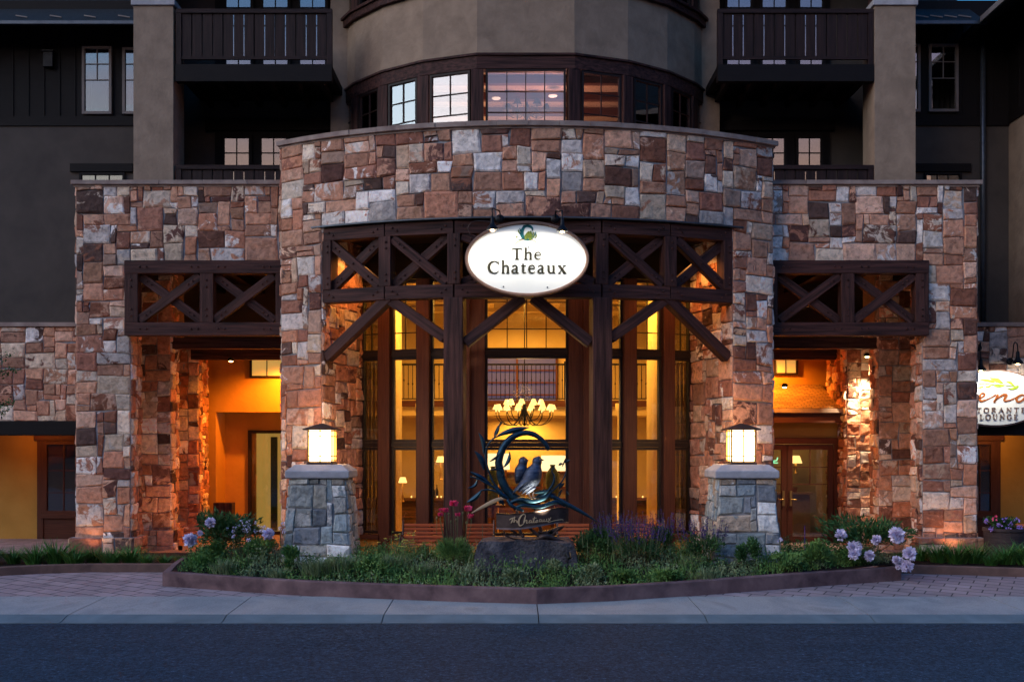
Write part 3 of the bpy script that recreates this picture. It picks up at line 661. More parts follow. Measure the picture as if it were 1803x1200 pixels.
# left porch back wall: recessed lower part with a tall lit window
yb = 6.5
m = MB(); m.box(-9.6, -5.4, yb, yb + .2, 3.38, 6.76); m.box(-9.6, Xp(380, 30.5), yb, yb + .2, -.3, 3.38); m.box(-9.6, -5.25, 7.5, 7.7, -.3, 3.6)
m.box(Xp(380, 30.5) - .2, Xp(380, 30.5), yb + .2, 7.5, -.3, 3.38); m.build('porch_wall', M['stuccow'], H)
winpx(H, 440, 630, 500, 665, 30.44, cols=2, pm='litpane')
m = MB(); m.box(-6.3, -5.3, 7.46, 7.49, 4.4, 5.0) if 0 else None
winpx(H, 437, 757, 520, 940, 31.4, cols=1, fw=.09, pm='glass')
m = MB(); m.box(Xp(440, 31.5) + .2, -5.3, 7.46, 7.48, -.1, 2.85); m.col = (.5, .5, .5); m.build('roller_blind', emi('lit blind', (1, .62, .12), .30, (.6, .5, .3)), H)
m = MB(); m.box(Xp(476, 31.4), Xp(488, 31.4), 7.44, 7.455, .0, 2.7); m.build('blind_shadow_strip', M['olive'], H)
m = MB(); m.box(Xp(377, 29.5), Xp(410, 29.5), 5.4, 5.75, ZF, .9); m.build('bin_cabinet', M['wood'], H, bev=.01)
# right porch: vestibule with shingle roof and double door
dv = 28.8; yv = dv - 24
m = MB(); m.box(5.4, 9.6, 6.5, 6.7, 3.3, 6.76); m.build('porch_wall', M['stuccow'], H)
winpx(H, 1362, 630, 1405, 660, 30.44, cols=2, pm='litpane')
zr1, zr0 = Zp(676, 30.4), Zp(718, 28.4)
m = MB(); m.add([(5.4, 4.4, zr0), (8.3, 4.4, zr0), (8.3, 6.5, zr1), (5.4, 6.5, zr1), (5.4, 4.4, zr0 - .08), (8.3, 4.4, zr0 - .08), (8.3, 6.5, zr1 - .08), (5.4, 6.5, zr1 - .08)],
      [(0, 1, 2, 3), (7, 6, 5, 4), (0, 4, 5, 1), (1, 5, 6, 2), (2, 6, 7, 3)], [(0, 0, 0), (2.9, 0, 0), (2.9, 2.2, 0), (0, 2.2, 0)] + [(0, 0, 0), (2.9, 0, 0), (2.9, .1, 0), (0, .1, 0)])
m.build('porch_roof', M['shingle'], H)
m = MB(); m.box(5.4, 8.36, 4.28, 4.395, zr0 - .13, zr0 - .02); m.build('gutter', M['cap'], H, bev=.015)
m = MB(); m.box(5.4, 8.30, 4.40, 4.55, zr0 - .38, zr0 - .1); m.build('fascia', M['woodred'], H)
zd = Zp(770, dv)
m = MB(); m.box(5.4, 8.28, yv, yv + .2, zd, zr0 - .08); m.box(Xp(1492, dv), 9.6, yv, yv + .2, -.3, zr0); m.build('vestibule_wall', M['stuccow'], H)
m = MB(); m.box(5.4, Xp(1488, dv), yv - .06, yv + .1, Zp(781, dv), zd - .002); m.box(Xp(1468, dv), Xp(1486, dv), yv - .055, yv + .1, ZF, Zp(781, dv) - .002); m.build('door_casing', M['woodred'], H, bev=.008)
zdt = Zp(782, dv)
for q, (pa, pb, hp) in enumerate(((1337, 1385, 1379), (1386, 1467, 1392))):
    x0, x1 = Xp(pa, dv), Xp(pb, dv)
    f = window(H, (x0, yv + .02), (x1, yv + .02), ZF + .02, zdt, cols=2, rows=(Zp(822, dv), Zp(852, dv)), fw=.14, dep=.07, fm='woodred', pm='glass', nm='door', vmin=Zp(852, dv))
    m = MB(); hx = Xp(hp, dv); m.box(hx - .03, hx + .03, yv - .04, yv - .02, .85, 1.25); m.tube([(hx, yv - .03, 1.02), (hx, yv - .10, 1.02), (hx + (.13 if q else -.13), yv - .10, 1.02)], .014, 8); m.build('handle', M['brass'], f, smooth=False)
# room behind the vestibule door
m = MB(); m.box(5.4, 9.6, 8.4, 8.5, -.3, 3.3); m.box(5.4, 9.6, yv + .25, 8.4, 3.2, 3.3); m.build('vestibule_interior', M['cream'], H)

# low stone walls either side with recessed shop fronts
for s in (-1, 1):
    dl = 27.4; yl = dl - 24; zc, zl = 5.42, 3.05
    a, b = (-17.5, -10.15) if s < 0 else (10.15, 17.5)
    m = MB(); m.m = 1; m.box(a, b, yl, yl + .5, zl, zc); m.m = 0
    stones(m, 0, b - a, zl, zc, plane_map(a, yl, 1, 0), seed=71 + s); m.build('low_wall', SM, H)
    m = MB(); m.box(a, b, yl - .1, yl + .6, zc, zc + .1); m.build('parapet_cap', M['cap'], H)
    m = MB(); m.box(a, b, yl - .03, yl + .35, zl - .36, zl - .002); m.build('lintel', M['wooddk'], H, bev=.02)
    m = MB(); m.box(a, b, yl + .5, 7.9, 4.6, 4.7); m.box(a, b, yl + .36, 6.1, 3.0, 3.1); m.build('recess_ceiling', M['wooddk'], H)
    m = MB(); m.box(a, b, 6.1, 6.3, -.3, 3.0); m.box(s * 10.16, s * 10.2, yl + .5, 6.1, -.3, 3.0); m.build('recess_wall', M['stuccow'], H)
dq = 30.0
def shopfront(x0, x1, parent=H):
    m = MB(); yy = dq - 24
    a, b = Xp(x0, dq), Xp(x1, dq)
    m.box(a, a + .17, yy, yy + .1, ZF, Zp(775, dq)); m.box(b - .17, b, yy, yy + .1, ZF, Zp(775, dq)); m.box(a - .08, b + .08, yy - .04, yy + .1, Zp(775, dq), Zp(757, dq)); m.box(a + .17, b - .17, yy + .03, yy + .09, ZF, Zp(910, dq))
    m.box(a + .1, b - .1, yy - .05, yy + .05, Zp(912, dq), Zp(905, dq))
    m.build('door_casing', M['woodred'], parent, bev=.008)
    window(parent, (a + .17, yy + .03), (b - .17, yy + .03), Zp(905, dq), Zp(776, dq), cols=2, rows=(Zp(828, dq), Zp(867, dq)), fw=.1, pm='glassrefl', fm='woodred', nm='door')
shopfront(65, 158); shopfront(1690, 1762)

# upper building: stucco, siding, roofs
UD = 29.5; UY = UD - 24
zs0 = Zp(222, UD); zs1 = Zp(205, UD); ze = Zp(40, UD)
for s in (-1, 1):
    a, b = (-19, Xp(240, UD)) if s < 0 else (Xp(1606, UD), Xp(1790, UD))
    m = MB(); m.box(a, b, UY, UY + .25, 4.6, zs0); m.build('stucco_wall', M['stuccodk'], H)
    m = MB(); m.box(a, b, UY - .04, UY + .2, zs0 + .001, zs1); m.build('trim_band', M['wooddk'], H)
    m = MB(); m.box(a, b, UY, UY + .2, zs1 + .001, ze + .6)
    x = a + .1
    while x < b: m.box(x, x + .05, UY - .025, UY - .001, zs1 + .001, ze); x += .42
    m.build('board_siding', M['wooddk'], H)
    # roof
    ra, rb = (-20, Xp(250, 28.5)) if s < 0 else (Xp(1600, 28.5), Xp(1735, 28.5))
    zz = Zp(37, 28.5); m = MB(); m.add([(ra, 4.5, zz), (rb, 4.5, zz), (rb, 9, zz + 3.2), (ra, 9, zz + 3.2), (ra, 4.5, zz - .12), (rb, 4.5, zz - .12), (rb, 9, zz + 3.1), (ra, 9, zz + 3.1)], [(0, 1, 2, 3), (7, 6, 5, 4), (0, 4, 5, 1), (1, 5, 6, 2), (3, 7, 4, 0)])
    rf = m.build('roof', M['roof'], H)
    m = MB(); m.box(ra, rb, 4.40, 4.498, zz - .11, zz - .03); m.build('eaves_gutter', M['steel'], rf)
    for q in range(9):
        xx = Xp(40 + 60 * q, 28.8) if s < 0 else Xp(1622 + 25 * q, 28.8)
        if xx > rb - .1 or (s > 0 and q > 4) or q > 4: continue
        m = MB(); m.beam((xx - .16, 4.75, zz + .24), (xx + .16, 4.72, zz + .18), .03, .03); m.build('snow_guard', M['framelt'], rf)
winpx(H, 145, 82, 197, 201, UD - .05, cols=2, prow=(113, 141), pvmin=141, fm='framelt', fw=.07)
winpx(H, 216, 84, 262, 201, UD - .05, cols=2, prow=(113, 141), pvmin=141, fm='framelt', fw=.07)
winpx(H, 1635, 78, 1687, 197, UD - .05, cols=2, prow=(109, 138), pvmin=138, fm='framelt', fw=.07)
winpx(H, 1590, 78, 1620, 197, UD - .05, cols=2, prow=(109, 138), fm='framelt', fw=.07)
m = MB(); c = at(85, 105, UD - .12); m.box(c.x - .13, c.x + .13, UY - .16, UY - .026, c.z - .2, c.z + .2); m.box(c.x - .16, c.x + .16, UY - .2, UY - .02, c.z + .2, c.z + .25); m.build('wall_light', M['metal'], H, bev=.01)
for a, b in (((125, 235)), ((1612, 1708))):
    m = MB(); m.box(Xp(a, UD), Xp(b, UD), UY - .08, UY + .1, Zp(303, UD), Zp(289, UD)); m.build('lintel', M['wooddk'], H)
    winpx(H, a + 15, 304, b - 15, 370, UD - .03, cols=3, fm='wooddk', pm='glassrefl')
m = MB(); x = Xp(1728, UD); m.tube([(x, UY - .1, ze), (x, UY - .1, 5.5)], .07, 10); m.build('downspout', M['steel'], H, smooth=True)
# projecting wing at the far right
xr = Xp(1776, UD); m = MB(); m.box(xr, xr + .25, 0, UY + .2, 5.5, zs0 + .05); m.build('stucco_wall', M['stucco'], H)
m = MB(); m.box(xr - .04, xr + .25, 0, UY - .04, zs0 + .051, zs1 + .05); m.build('trim_band', M['wooddk'], H)
m = MB(); m.box(xr, xr + .25, 0, UY, zs1 + .051, ze + .5)
for q in range(12): m.box(xr - .03, xr - .001, .2 + q * .42, .25 + q * .42, zs1 + .052, ze + .3)
m.build('board_siding', M['wooddk'], H)
xe = Xp(1722, 28.5); ze2 = Zp(36, 28.5); m = MB(); m.add([(xe, -1, ze2), (xe, 5.6, ze2), (xe + 4, 5.6, ze2 + 2.6), (xe + 4, -1, ze2 + 2.6), (xe, -1, ze2 - .14), (xe, 5.6, ze2 - .14), (xe + 4, 5.6, ze2 + 2.4), (xe + 4, -1, ze2 + 2.4)], [(0, 3, 2, 1), (4, 5, 6, 7), (0, 1, 5, 4)])
rf = m.build('roof', M['roof'], H); m = MB(); m.box(xe - .03, xe - .001, -1, 4.3, ze2 - .12, ze2 + .02); m.build('eaves_gutter', M['framelt'], rf)

# balcony bays beside the turret
for s in (-1, 1):
    dc = 27.0; yc = 3.0
    a, b = (Xp(235, dc), Xp(305, dc)) if s < 0 else (Xp(1540, dc), Xp(1612, dc))
    zt_ = Zp(10, dc)
    m = MB(); m.box(a, b, yc, yc + .9, 5, zt_); m.build('column', M['stucco'], H)
    m = MB(); m.box(a - .05, b + .05, yc - .05, yc + .95, zt_, zt_ + .14); m.build('column_cap', M['capgrey'], H, bev=.01)
    m = MB(); m.box(a + .1, b - .1, yc + .1, yc + .8, zt_ + .14, zt_ + 3); m.build('upper_post', M['wood'], H)
    ia, ib = (Xp(309, dc), Xp(584, dc)) if s < 0 else (Xp(1264, dc), Xp(1539, dc))
    inn = s * 4.85
    wa, wb = (-9.8, -4.6) if s < 0 else (4.6, 9.8)
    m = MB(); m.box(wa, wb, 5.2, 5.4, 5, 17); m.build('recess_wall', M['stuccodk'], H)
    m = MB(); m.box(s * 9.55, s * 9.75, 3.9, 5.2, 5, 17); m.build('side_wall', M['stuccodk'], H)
    sa, sb = (Xp(582, 28.7), -4.55) if s < 0 else (4.55, Xp(1267, 28.7))
    m = MB(); m.box(sa, sb, 4.7, 7.0, 5, 17); m.build('strip_wall', M['stucco'], H)
    for lev, (zr, zbm) in enumerate(((Zp(290, dc), 7.95), (Zp(15, dc), Zp(143, dc)), (Zp(15, dc) + 3.87, Zp(143, dc) + 3.87))):
        m = MB(); m.box(ia, ib, yc, yc + .2, zbm, zbm + .42); m.box(ia, ib, yc + .2, 5.18, zbm + .2, zbm + .4)
        for q in range(6): xq = ia + .3 + q * (ib - ia - .6) / 5; m.box(xq - .06, xq + .06, yc + .2, 5.18, zbm + .02, zbm + .198)
        bal = m.build('balcony', M['wooddk'], H)
        m = MB(); m.box(ia, ib, yc + .02, yc + .16, zr - .1, zr); m.box(ia + .1, ib - .1, yc + .05, yc + .12, zr - 1.24, zr - 1.16)
        m.box(ia, ia + .13, yc + .03, yc + .15, zbm + .42, zr - .1); m.box(ib - .13, ib, yc + .03, yc + .15, zbm + .42, zr - .1)
        npl = 14; wpl = (ib - ia - .26) / npl
        for q in range(npl):
            gap = .032; x = ia + .13 + q * wpl; m.box(x + gap / 2, x + wpl - gap / 2, yc + .06, yc + .10, zr - 1.16, zr - .1)
        m.build('railing', M['railwood'], bal)
        zw = zbm + .45
        if lev == 0: wz0, wz1 = 8.4, Zp(238, 29.1)
        elif lev == 1: wz0, wz1 = zw + .05, Zp(238, 29.1) + 3.87
        if lev < 2:
            xs = ((390, 444), (455, 509), (520, 575)) if s < 0 else ((1272, 1324), (1334, 1386), (1400, 1450))
            for p, q in xs:
                if lev == 1: p, q = (p + 3, q + 3)
                wx0, wx1 = Xp(p, 29.1), Xp(q, 29.1); window(H, (wx0, 5.08), (wx1, 5.08), wz0, wz1, cols=2, rows=[wz1 - .48 * k for k in (1, 2)], fw=.08, fm='wooddk')
            m = MB(); m.box(Xp(xs[0][0] - 28, 29.1), Xp(xs[2][1] + 20, 29.1), 5.04, 5.19, wz1 + .12, wz1 + .38); m.build('lintel', M['wooddk'], H)
            if 1:
                m = MB(); m.box(Xp(xs[0][0] - 12, 29.1), Xp(xs[2][1] + 12, 29.1), 5.13, 5.19, wz0 - .1, wz1 + .118); m.build('door_casing', M['wooddk'], H)

# round turret
TR, TCy = 5.43, 7.43; TA = [-66, -54, -41, -27.4, -12.4, 12.4, 27.4, 41, 54, 66]
def tp(r, a): a = rad(a); return Vector((r * math.sin(a), TCy - r * math.cos(a), 0))
def ring(name, r, z0, z1, mat, th=.25, bev=0):
    m = MB(); P = [tp(r, a) for a in TA] + [tp(r - th, a) for a in reversed(TA)]; m.extr([(p.x, p.y) for p in P], z0, z1); return m.build(name, M[mat], H, bev=bev)
ring('turret_wall', TR, 11.80, 13.42, 'stucco'); ring('header_band', TR + .04, 11.44, 11.80 - .001, 'wood', .3, .01)
ring('header_ledge', TR + .08, 11.76, 11.81, 'wood', .3); ring('storey_band', TR + .10, 13.42, 13.72, 'wood', .35, .01); ring('storey_ledge', TR + .16, 13.60, 13.67, 'wood', .35)
ring('turret_base', TR, 8.0, 9.30, 'stucco'); ring('sill_band', TR + .05, 9.30, 9.45, 'wood', .3)
ring('turret_wall', TR, 15.6, 17.5, 'stucco')
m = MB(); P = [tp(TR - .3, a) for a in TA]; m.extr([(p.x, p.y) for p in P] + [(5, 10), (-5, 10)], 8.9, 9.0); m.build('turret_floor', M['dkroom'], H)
m = MB(); m.extr([(p.x, p.y) for p in P] + [(4.8, 10), (-4.8, 10)], 11.9, 12.0); m.box(-4.8, 4.8, 10, 10.2, 9, 12); m.build('turret_ceiling', M['cream'], H)
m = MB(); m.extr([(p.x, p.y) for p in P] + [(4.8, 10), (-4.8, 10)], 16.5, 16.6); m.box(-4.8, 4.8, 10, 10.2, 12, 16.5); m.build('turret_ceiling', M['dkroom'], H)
m = MB()
for z in (11.70,):
    for q in range(5): m.box(-3.6, 3.6, 3.9 + q * 1.3, 4.1 + q * 1.3, z, z + .195)
m.build('ceiling_beam', M['woodred'], H)
for lev, (z0, z1) in enumerate(((9.45, 11.44), (13.72, 15.6))):
    for i, (a, b) in enumerate(zip(TA, TA[1:])):
        A, B = tp(TR - .02, a), tp(TR - .02, b); t = (B - A).normalized(); n = Vector((t.y, -t.x, 0)); cen = i == 4; L_ = (B - A).length
        ins = .18 if not cen else .20
        m = MB(); mid = A; m.beam(A + Vector((0, 0, z0)) - n * .05, A + Vector((0, 0, z1)) - n * .05, .30, .20, t); m.build('mullion', M['wood'], H, bev=.01)
        p0, p1 = A + t * ins, B - t * ins
        window(H, (p0.x, p0.y), (p1.x, p1.y), z0, z1, cols=4 if cen else 2, rows=(Zp(160, 26.1), Zp(197, 26.1)) if lev == 0 else (z0 + .6, z0 + 1.2), vmin=Zp(197, 26.1) if lev == 0 and not cen else None, fw=.055, pm='glassrefl')

# lobby interior
m = MB(); m.box(-5.0, 5.0, .6, 12, ZF, ZF + .02); m.build('lobby_floor', M['tan'], H)
m = MB(); P = [arc(RG - .14, a) for a in range(-27, 28, 6)]; m.extr([(p.x, p.y) for p in P] + [(5.1, 12), (-5.1, 12)], 6.95, 7.0); m.build('lobby_ceiling', M['cream'], H)
m = MB(); m.box(-5.1, 5.1, 12, 12.2, ZF, 7); m.box(-5.1, -5.0, 2, 12, ZF, 6.95); m.box(5.0, 5.1, 2, 12, ZF, 6.95); m.build('lobby_wall', M['cream'], H)
m = MB()
for q in range(4): m.box(-5, 5, 3.2 + q * 2.2, 3.5 + q * 2.2, 6.6, 6.949)
for q in (-3, -1, 1, 3): m.box(q - .12, q + .12, 1.6, 11.9, 6.72, 6.948)
m.build('ceiling_beam', M['cream'], H)
m = MB(); m.box(-5, 5, 7.0, 12, 3.30, 3.62); m.build('gallery_floor', M['cream'], H)
m = MB(); m.box(-5, 5, 6.9, 6.999, 3.55, 3.72); m.build('gallery_trim', M['woodred'], H)
zr = Zp(640, 31); m = MB(); m.box(-5, 5, 6.93, 7.0, zr - .05, zr); m.box(-5, 5, 6.94, 6.99, 3.76, 3.79)
q = -4.9
while q < 4.95:
    m.tube([(q, 6.965, 3.78), (q, 6.965, zr - .04)], .011, 5); m.lathe([(.003, -.05), (.028, 0), (.003, .05)], (q, 6.965, 4.2 + .1 * (int(q * 7) % 2)), 6); q += .125
for q in (-3.6, -1.2, 1.2, 3.6): m.box(q - .05, q + .05, 6.92, 7.01, 3.73, zr + .06)
m.build('gallery_railing', M['metal'], H)
m = MB(); m.box(-1.4, 1.1, 11.85, 11.98, 3.7, 5.4); m.build('gallery_shelf_unit', emi('night blue pane', (.03, .07, .25), .5, (.05, .05, .1)), H)
m = MB()
for z in (4.1, 4.5, 4.9): m.box(-1.4, 1.1, 11.78, 11.84, z, z + .05)
for x in (-1.45, -.2, 1.1): m.box(x, x + .07, 11.77, 11.85, 3.7, 5.4)
m.build('gallery_shelf', M['woodred'], H)
for s in (-1, 1):
    for q, (x, y) in enumerate(((s * 2.75, 6.0), (s * 3.5, 5.4), (s * 4.4, 3.8))):
        m = MB(); m.lathe([(.26, ZF), (.26, ZF + .3), (.2, ZF + .34), (.18, 3.2), (.24, 3.4), (.24, 3.6)] if q == 0 else [(.2, ZF), (.2, 6.8)], (x, y, 0), 14); m.build('lobby_column', M['cream'], H, smooth=True)
    m = MB()
    for q in range(7): m.box(s * (3.2 + q * .09), s * (3.26 + q * .09), 1.75 + .02 * (q % 2), 1.83 + .02 * (q % 2), ZF, 4.4)
    m.build('curtain', M['fabric'], H)
# back bar seen low through the middle windows
m = MB(); m.box(-4.9, 4.9, 9.5, 9.6, ZF, 3.3); m.build('bar_wall', M['cream'], H)
m = MB()
for z in (.7, 1.15, 1.6): m.box(-1.6, 1.6, 9.2, 9.5, z, z + .05)
for x in (-1.6, -.55, .55, 1.55): m.box(x, x + .06, 9.18, 9.5, ZF, 1.95)
m.build('bar_shelf', M['woodred'], H)
m = MB(); m.box(-4.6, 4.6, 7.3, 7.8, .86, .94); m.box(-4.5, 4.5, 7.4, 7.75, ZF, .86); m.build('bar_counter', M['wood'], H, bev=.01)

# ------------------------------------------------------------------ lettering helpers
def crom(pts, k=6):
    if len(pts) < 3: return pts
    P = [pts[0]] + list(pts) + [pts[-1]]; out = []
    for i in range(1, len(P) - 2):
        for j in range(k):
            t = j / k; out.append(tuple(.5 * (2 * b + (c - a) * t + (2 * a - 5 * b + 4 * c - d) * t * t + (3 * b - a - 3 * c + d) * t ** 3) for a, b, c, d in zip(P[i - 1], P[i], P[i + 1], P[i + 2])))
    return out + [tuple(pts[-1])]
def ribbon(mb, pts, fn, th=.012, k=5):
    """flat stroke through (x, y, width) points, raised th above the board by fn(x, y, h)"""
    P = crom(pts, k) if len(pts) > 2 else pts; n = len(P); V = []
    for i, (x, y, w_) in enumerate(P):
        a, b = P[max(i - 1, 0)], P[min(i + 1, n - 1)]; dx, dy = b[0] - a[0], b[1] - a[1]; l = math.hypot(dx, dy) or 1; nx, ny = -dy / l * w_ / 2, dx / l * w_ / 2
        V += [fn(x + nx, y + ny, 0), fn(x + nx, y + ny, th), fn(x - nx, y - ny, th), fn(x - nx, y - ny, 0)]
    F_ = [(4 * i + j, 4 * i + 4 + j, 4 * i + 5 + j, 4 * i + 1 + j) for i in range(n - 1) for j in range(3)] + [(0, 1, 2, 3), (4 * n - 1, 4 * n - 2, 4 * n - 3, 4 * n - 4)]
    mb.add(V, F_)
SW = .035
GL = {
 'T': (.74, [[(.37, .02, .12), (.37, .97, .12)], [(.03, .965, .06), (.71, .965, .06)], [(.045, .98, .03), (.02, .80, .025)], [(.695, .98, .03), (.72, .80, .025)], [(.2, .017, SW), (.54, .017, SW)]]),
 'h': (.60, [[(.13, .02, .10), (.13, 1.06, .10)], [(.02, 1.02, .03), (.15, 1.06, .03)], [(.15, .48, .03), (.28, .62, .06), (.42, .62, .08), (.475, .48, .10), (.475, .02, .10)], [(.02, .015, SW), (.25, .015, SW)], [(.36, .015, SW), (.60, .015, SW)]]),
 'e': (.54, [[(.09, .39, .055), (.47, .39, .055)], [(.46, .42, .05), (.40, .60, .06), (.26, .655, .05), (.12, .56, .08), (.07, .34, .10), (.12, .12, .09), (.28, .03, .06), (.40, .06, .045), (.49, .17, .02)]]),
 'C': (.86, [[(.80, .74, .03), (.70, .90, .06), (.50, .98, .05), (.25, .88, .09), (.11, .66, .12), (.10, .42, .13), (.20, .16, .11), (.42, .03, .06), (.62, .04, .05), (.80, .20, .02)], [(.79, .98, .03), (.80, .70, .04)]]),
 'a': (.56, [[(.07, .52, .07), (.14, .62, .05), (.27, .65, .06), (.37, .56, .09), (.38, .40, .09), (.38, .10, .09), (.44, .02, .07), (.54, .06, .02)], [(.37, .40, .03), (.20, .33, .06), (.09, .22, .10), (.09, .10, .09), (.18, .03, .07), (.30, .07, .04), (.37, .15, .03)]]),
 't': (.40, [[(.15, .82, .03), (.16, .60, .09), (.16, .16, .10), (.22, .04, .07), (.38, .08, .02)], [(.02, .61, .045), (.37, .61, .045)]]),
 'u': (.66, [[(.14, .63, .10), (.14, .20, .10), (.22, .05, .07), (.36, .05, .05), (.49, .18, .03)], [(.50, .63, .10), (.50, .02, .10)], [(.02, .62, SW), (.17, .62, SW)], [(.38, .62, SW), (.53, .62, SW)], [(.48, .03, .03), (.62, .02, .03)]]),
 'x': (.62, [[(.10, .63, .11), (.52, .02, .11)], [(.50, .63, .035), (.10, .02, .035)], [(.0, .625, SW), (.24, .625, SW)], [(.38, .625, SW), (.60, .625, SW)], [(.0, .015, SW), (.22, .015, SW)], [(.38, .015, SW), (.63, .015, SW)]]),
 'S': (.62, [[(.52, .80, .04), (.42, .96, .08), (.20, .94, .10), (.10, .74, .13), (.30, .52, .16), (.50, .32, .14), (.46, .10, .12), (.24, .03, .08), (.08, .20, .04)]]),
 'O': (.84, [[(.42, .97, .06), (.16, .86, .13), (.09, .5, .17), (.16, .14, .13), (.42, .03, .06), (.68, .14, .13), (.75, .5, .17), (.68, .86, .13), (.42, .97, .06)]]),
 'R': (.76, [[(.18, .02, .15), (.18, .98, .15)], [(.05, .96, .05), (.40, .95, .07), (.58, .84, .12), (.56, .62, .12), (.36, .50, .06), (.2, .49, .05)], [(.36, .5, .10), (.66, .03, .14)], [(.02, .02, .05), (.34, .02, .05)]]),
 'A': (.84, [[(.10, .02, .06), (.42, .99, .06)], [(.40, .99, .08), (.72, .02, .16)], [(.22, .34, .05), (.60, .34, .05)], [(.0, .02, .05), (.22, .02, .05)], [(.58, .02, .05), (.86, .02, .05)]]),
 'N': (.88, [[(.16, .02, .07), (.16, .98, .07)], [(.14, .97, .15), (.72, .05, .15)], [(.72, .04, .07), (.72, .98, .07)], [(.02, .02, .05), (.30, .02, .05)], [(.58, .97, .05), (.86, .97, .05)]]),
 'E': (.66, [[(.18, .02, .15), (.18, .98, .15)], [(.05, .95, .07), (.58, .95, .07)], [(.18, .5, .06), (.48, .5, .06)], [(.05, .04, .07), (.60, .04, .07)], [(.57, .96, .04), (.57, .76, .04)], [(.59, .24, .04), (.59, .03, .04)]]),
 'L': (.62, [[(.18, .02, .15), (.18, .98, .15)], [(.02, .97, .05), (.34, .97, .05)], [(.05, .04, .07), (.56, .04, .07)], [(.55, .26, .04), (.55, .03, .04)]]),
 'U': (.82, [[(.18, .97, .15), (.18, .34, .15), (.28, .08, .11), (.50, .05, .07), (.64, .28, .06), (.64, .97, .06)], [(.02, .97, .05), (.34, .97, .05)], [(.52, .97, .05), (.78, .97, .05)]]),
 'G': (.84, [[(.74, .76, .04), (.60, .94, .08), (.38, .96, .09), (.15, .80, .14), (.10, .48, .16), (.20, .14, .13), (.46, .04, .07), (.68, .12, .09), (.68, .40, .12)], [(.50, .42, .05), (.80, .42, .05)]]),
 'I': (.36, [[(.18, .02, .15), (.18, .98, .15)], [(.02, .97, .05), (.34, .97, .05)], [(.02, .02, .05), (.34, .02, .05)]]),
}
def text(mb, s, x0, x1, y, h, fn, sp=.10, wk=1.0, th=.012):
    tot = sum(GL[c][0] for c in s) + sp * (len(s) - 1); kx = (x1 - x0) / (tot * h); x = x0
    for c in s:
        wd, st = GL[c]
        for q in st: ribbon(mb, [(x + a * h * kx, y + b * h, w_ * h * wk) for a, b, w_ in q], fn, th)
        x += (wd + sp) * h * kx

# ------------------------------------------------------------------ main sign
d = 22.0; sc_ = d / F; SX, SZ, SYY = Xp(928, d), Zp(455.5, d), d - 24
S = empty('hanging_sign', (SX, SYY, SZ - .74), 'white oval board in a brown rim reading The Chateaux, over the middle of the truss', 'sign')
def oval(m, a, b, y0, y1, cx, cz, n=72):
    V = [(cx + a * math.cos(2 * math.pi * i / n), y, cz + b * math.sin(2 * math.pi * i / n)) for y in (y0, y1) for i in range(n)]
    m.add(V, [tuple(range(n)), tuple(range(2 * n - 1, n - 1, -1))] + [(i, n + i, n + (i + 1) % n, (i + 1) % n) for i in range(n)])
m = MB(); oval(m, 1.195, .698, SYY, SYY + .06, SX, SZ); m.build('board', M['signw'], S)
m = MB(); n = 96; V = []
for i in range(n):
    a = 2 * math.pi * i / n; c, s_ = math.cos(a), math.sin(a)
    for ra, rb, y in ((1.19, .693, -.012), (1.205, .71, -.035), (1.24, .745, -.035), (1.256, .76, -.01), (1.256, .76, .10), (1.19, .693, .10)): V.append((SX + ra * c, SYY + y, SZ + rb * s_))
m.add(V, [(6 * i + j, 6 * ((i + 1) % n) + j, 6 * ((i + 1) % n) + (j + 1) % 6, 6 * i + (j + 1) % 6) for i in range(n) for j in range(6)]); m.build('rim', M['signrim'], S, smooth=False)
m = MB()
for x in (-.8, .8): m.beam((SX + x, SYY + .10, SZ - .35), (SX + x, SYY + .55, SZ - .35), .08, .08); m.beam((SX + x * .7, SYY + .10, SZ + .3), (SX + x * .7, SYY + .55, SZ + .3), .08, .08)
m.build('bracket', M['metal'], S)
fnS = lambda x, y, h: (x, SYY - .001 - h, y)
m = MB(); hS = 19.7 * sc_; text(m, 'The', Xp(901, d), Xp(954, d), Zp(456.9, d), hS, fnS, .14, 1.75)
text(m, 'Chateaux', Xp(858.6, d), Xp(997, d), Zp(481.2, d), 21.7 * sc_, fnS, .13, 1.75); m.build('lettering', M['ink'], S)
def ez(x, y): return (Xp(800 + x / 6, d), Zp(340 + y / 6, d))     # emblem drawn at its place on the board
def estroke(m, pts, th=.01): ribbon(m, [(*ez(x, y), (w_ * 1.3 + 2) / 6 * sc_) for x, y, w_ in pts], fnS, th)
m = MB(); estroke(m, [(825, 400, 4), (822, 372, 14), (800, 352, 20), (765, 346, 18), (735, 362, 18), (718, 395, 24), (714, 435, 26), (728, 470, 24), (760, 490, 18), (800, 492, 12), (830, 480, 4)])
for q in ([(720, 365, 3), (735, 345, 8), (742, 340, 2)], [(690, 370, 2), (700, 400, 9), (710, 425, 3)], [(672, 395, 2), (690, 425, 9), (712, 440, 3)], [(740, 470, 2), (700, 490, 7), (660, 492, 2)], [(822, 470, 3), (850, 440, 6), (860, 408, 3)], [(800, 350, 2), (770, 340, 7), (740, 350, 2)]): estroke(m, q)
m.build('emblem_ring', M['teal'], S)
for q in ([(790, 405, 8), (778, 430, 26), (762, 465, 34), (750, 490, 8)], [(806, 400, 6), (808, 440, 20), (800, 480, 24), (790, 496, 6)]): m = MB(); estroke(m, q, .014); m.build('emblem_bird', M['olive'], S)
m = MB()
for q in ([(648, 452, 2), (662, 462, 8), (650, 474, 2)], [(826, 440, 3), (840, 455, 9), (832, 475, 3)], [(860, 430, 3), (868, 455, 7), (850, 480, 3)], [(676, 385, 2), (680, 410, 8), (690, 430, 2)], [(830, 412, 2), (838, 425, 7), (830, 440, 2)]): estroke(m, q, .014)
m.build('emblem_leaves', M['olive'], S)
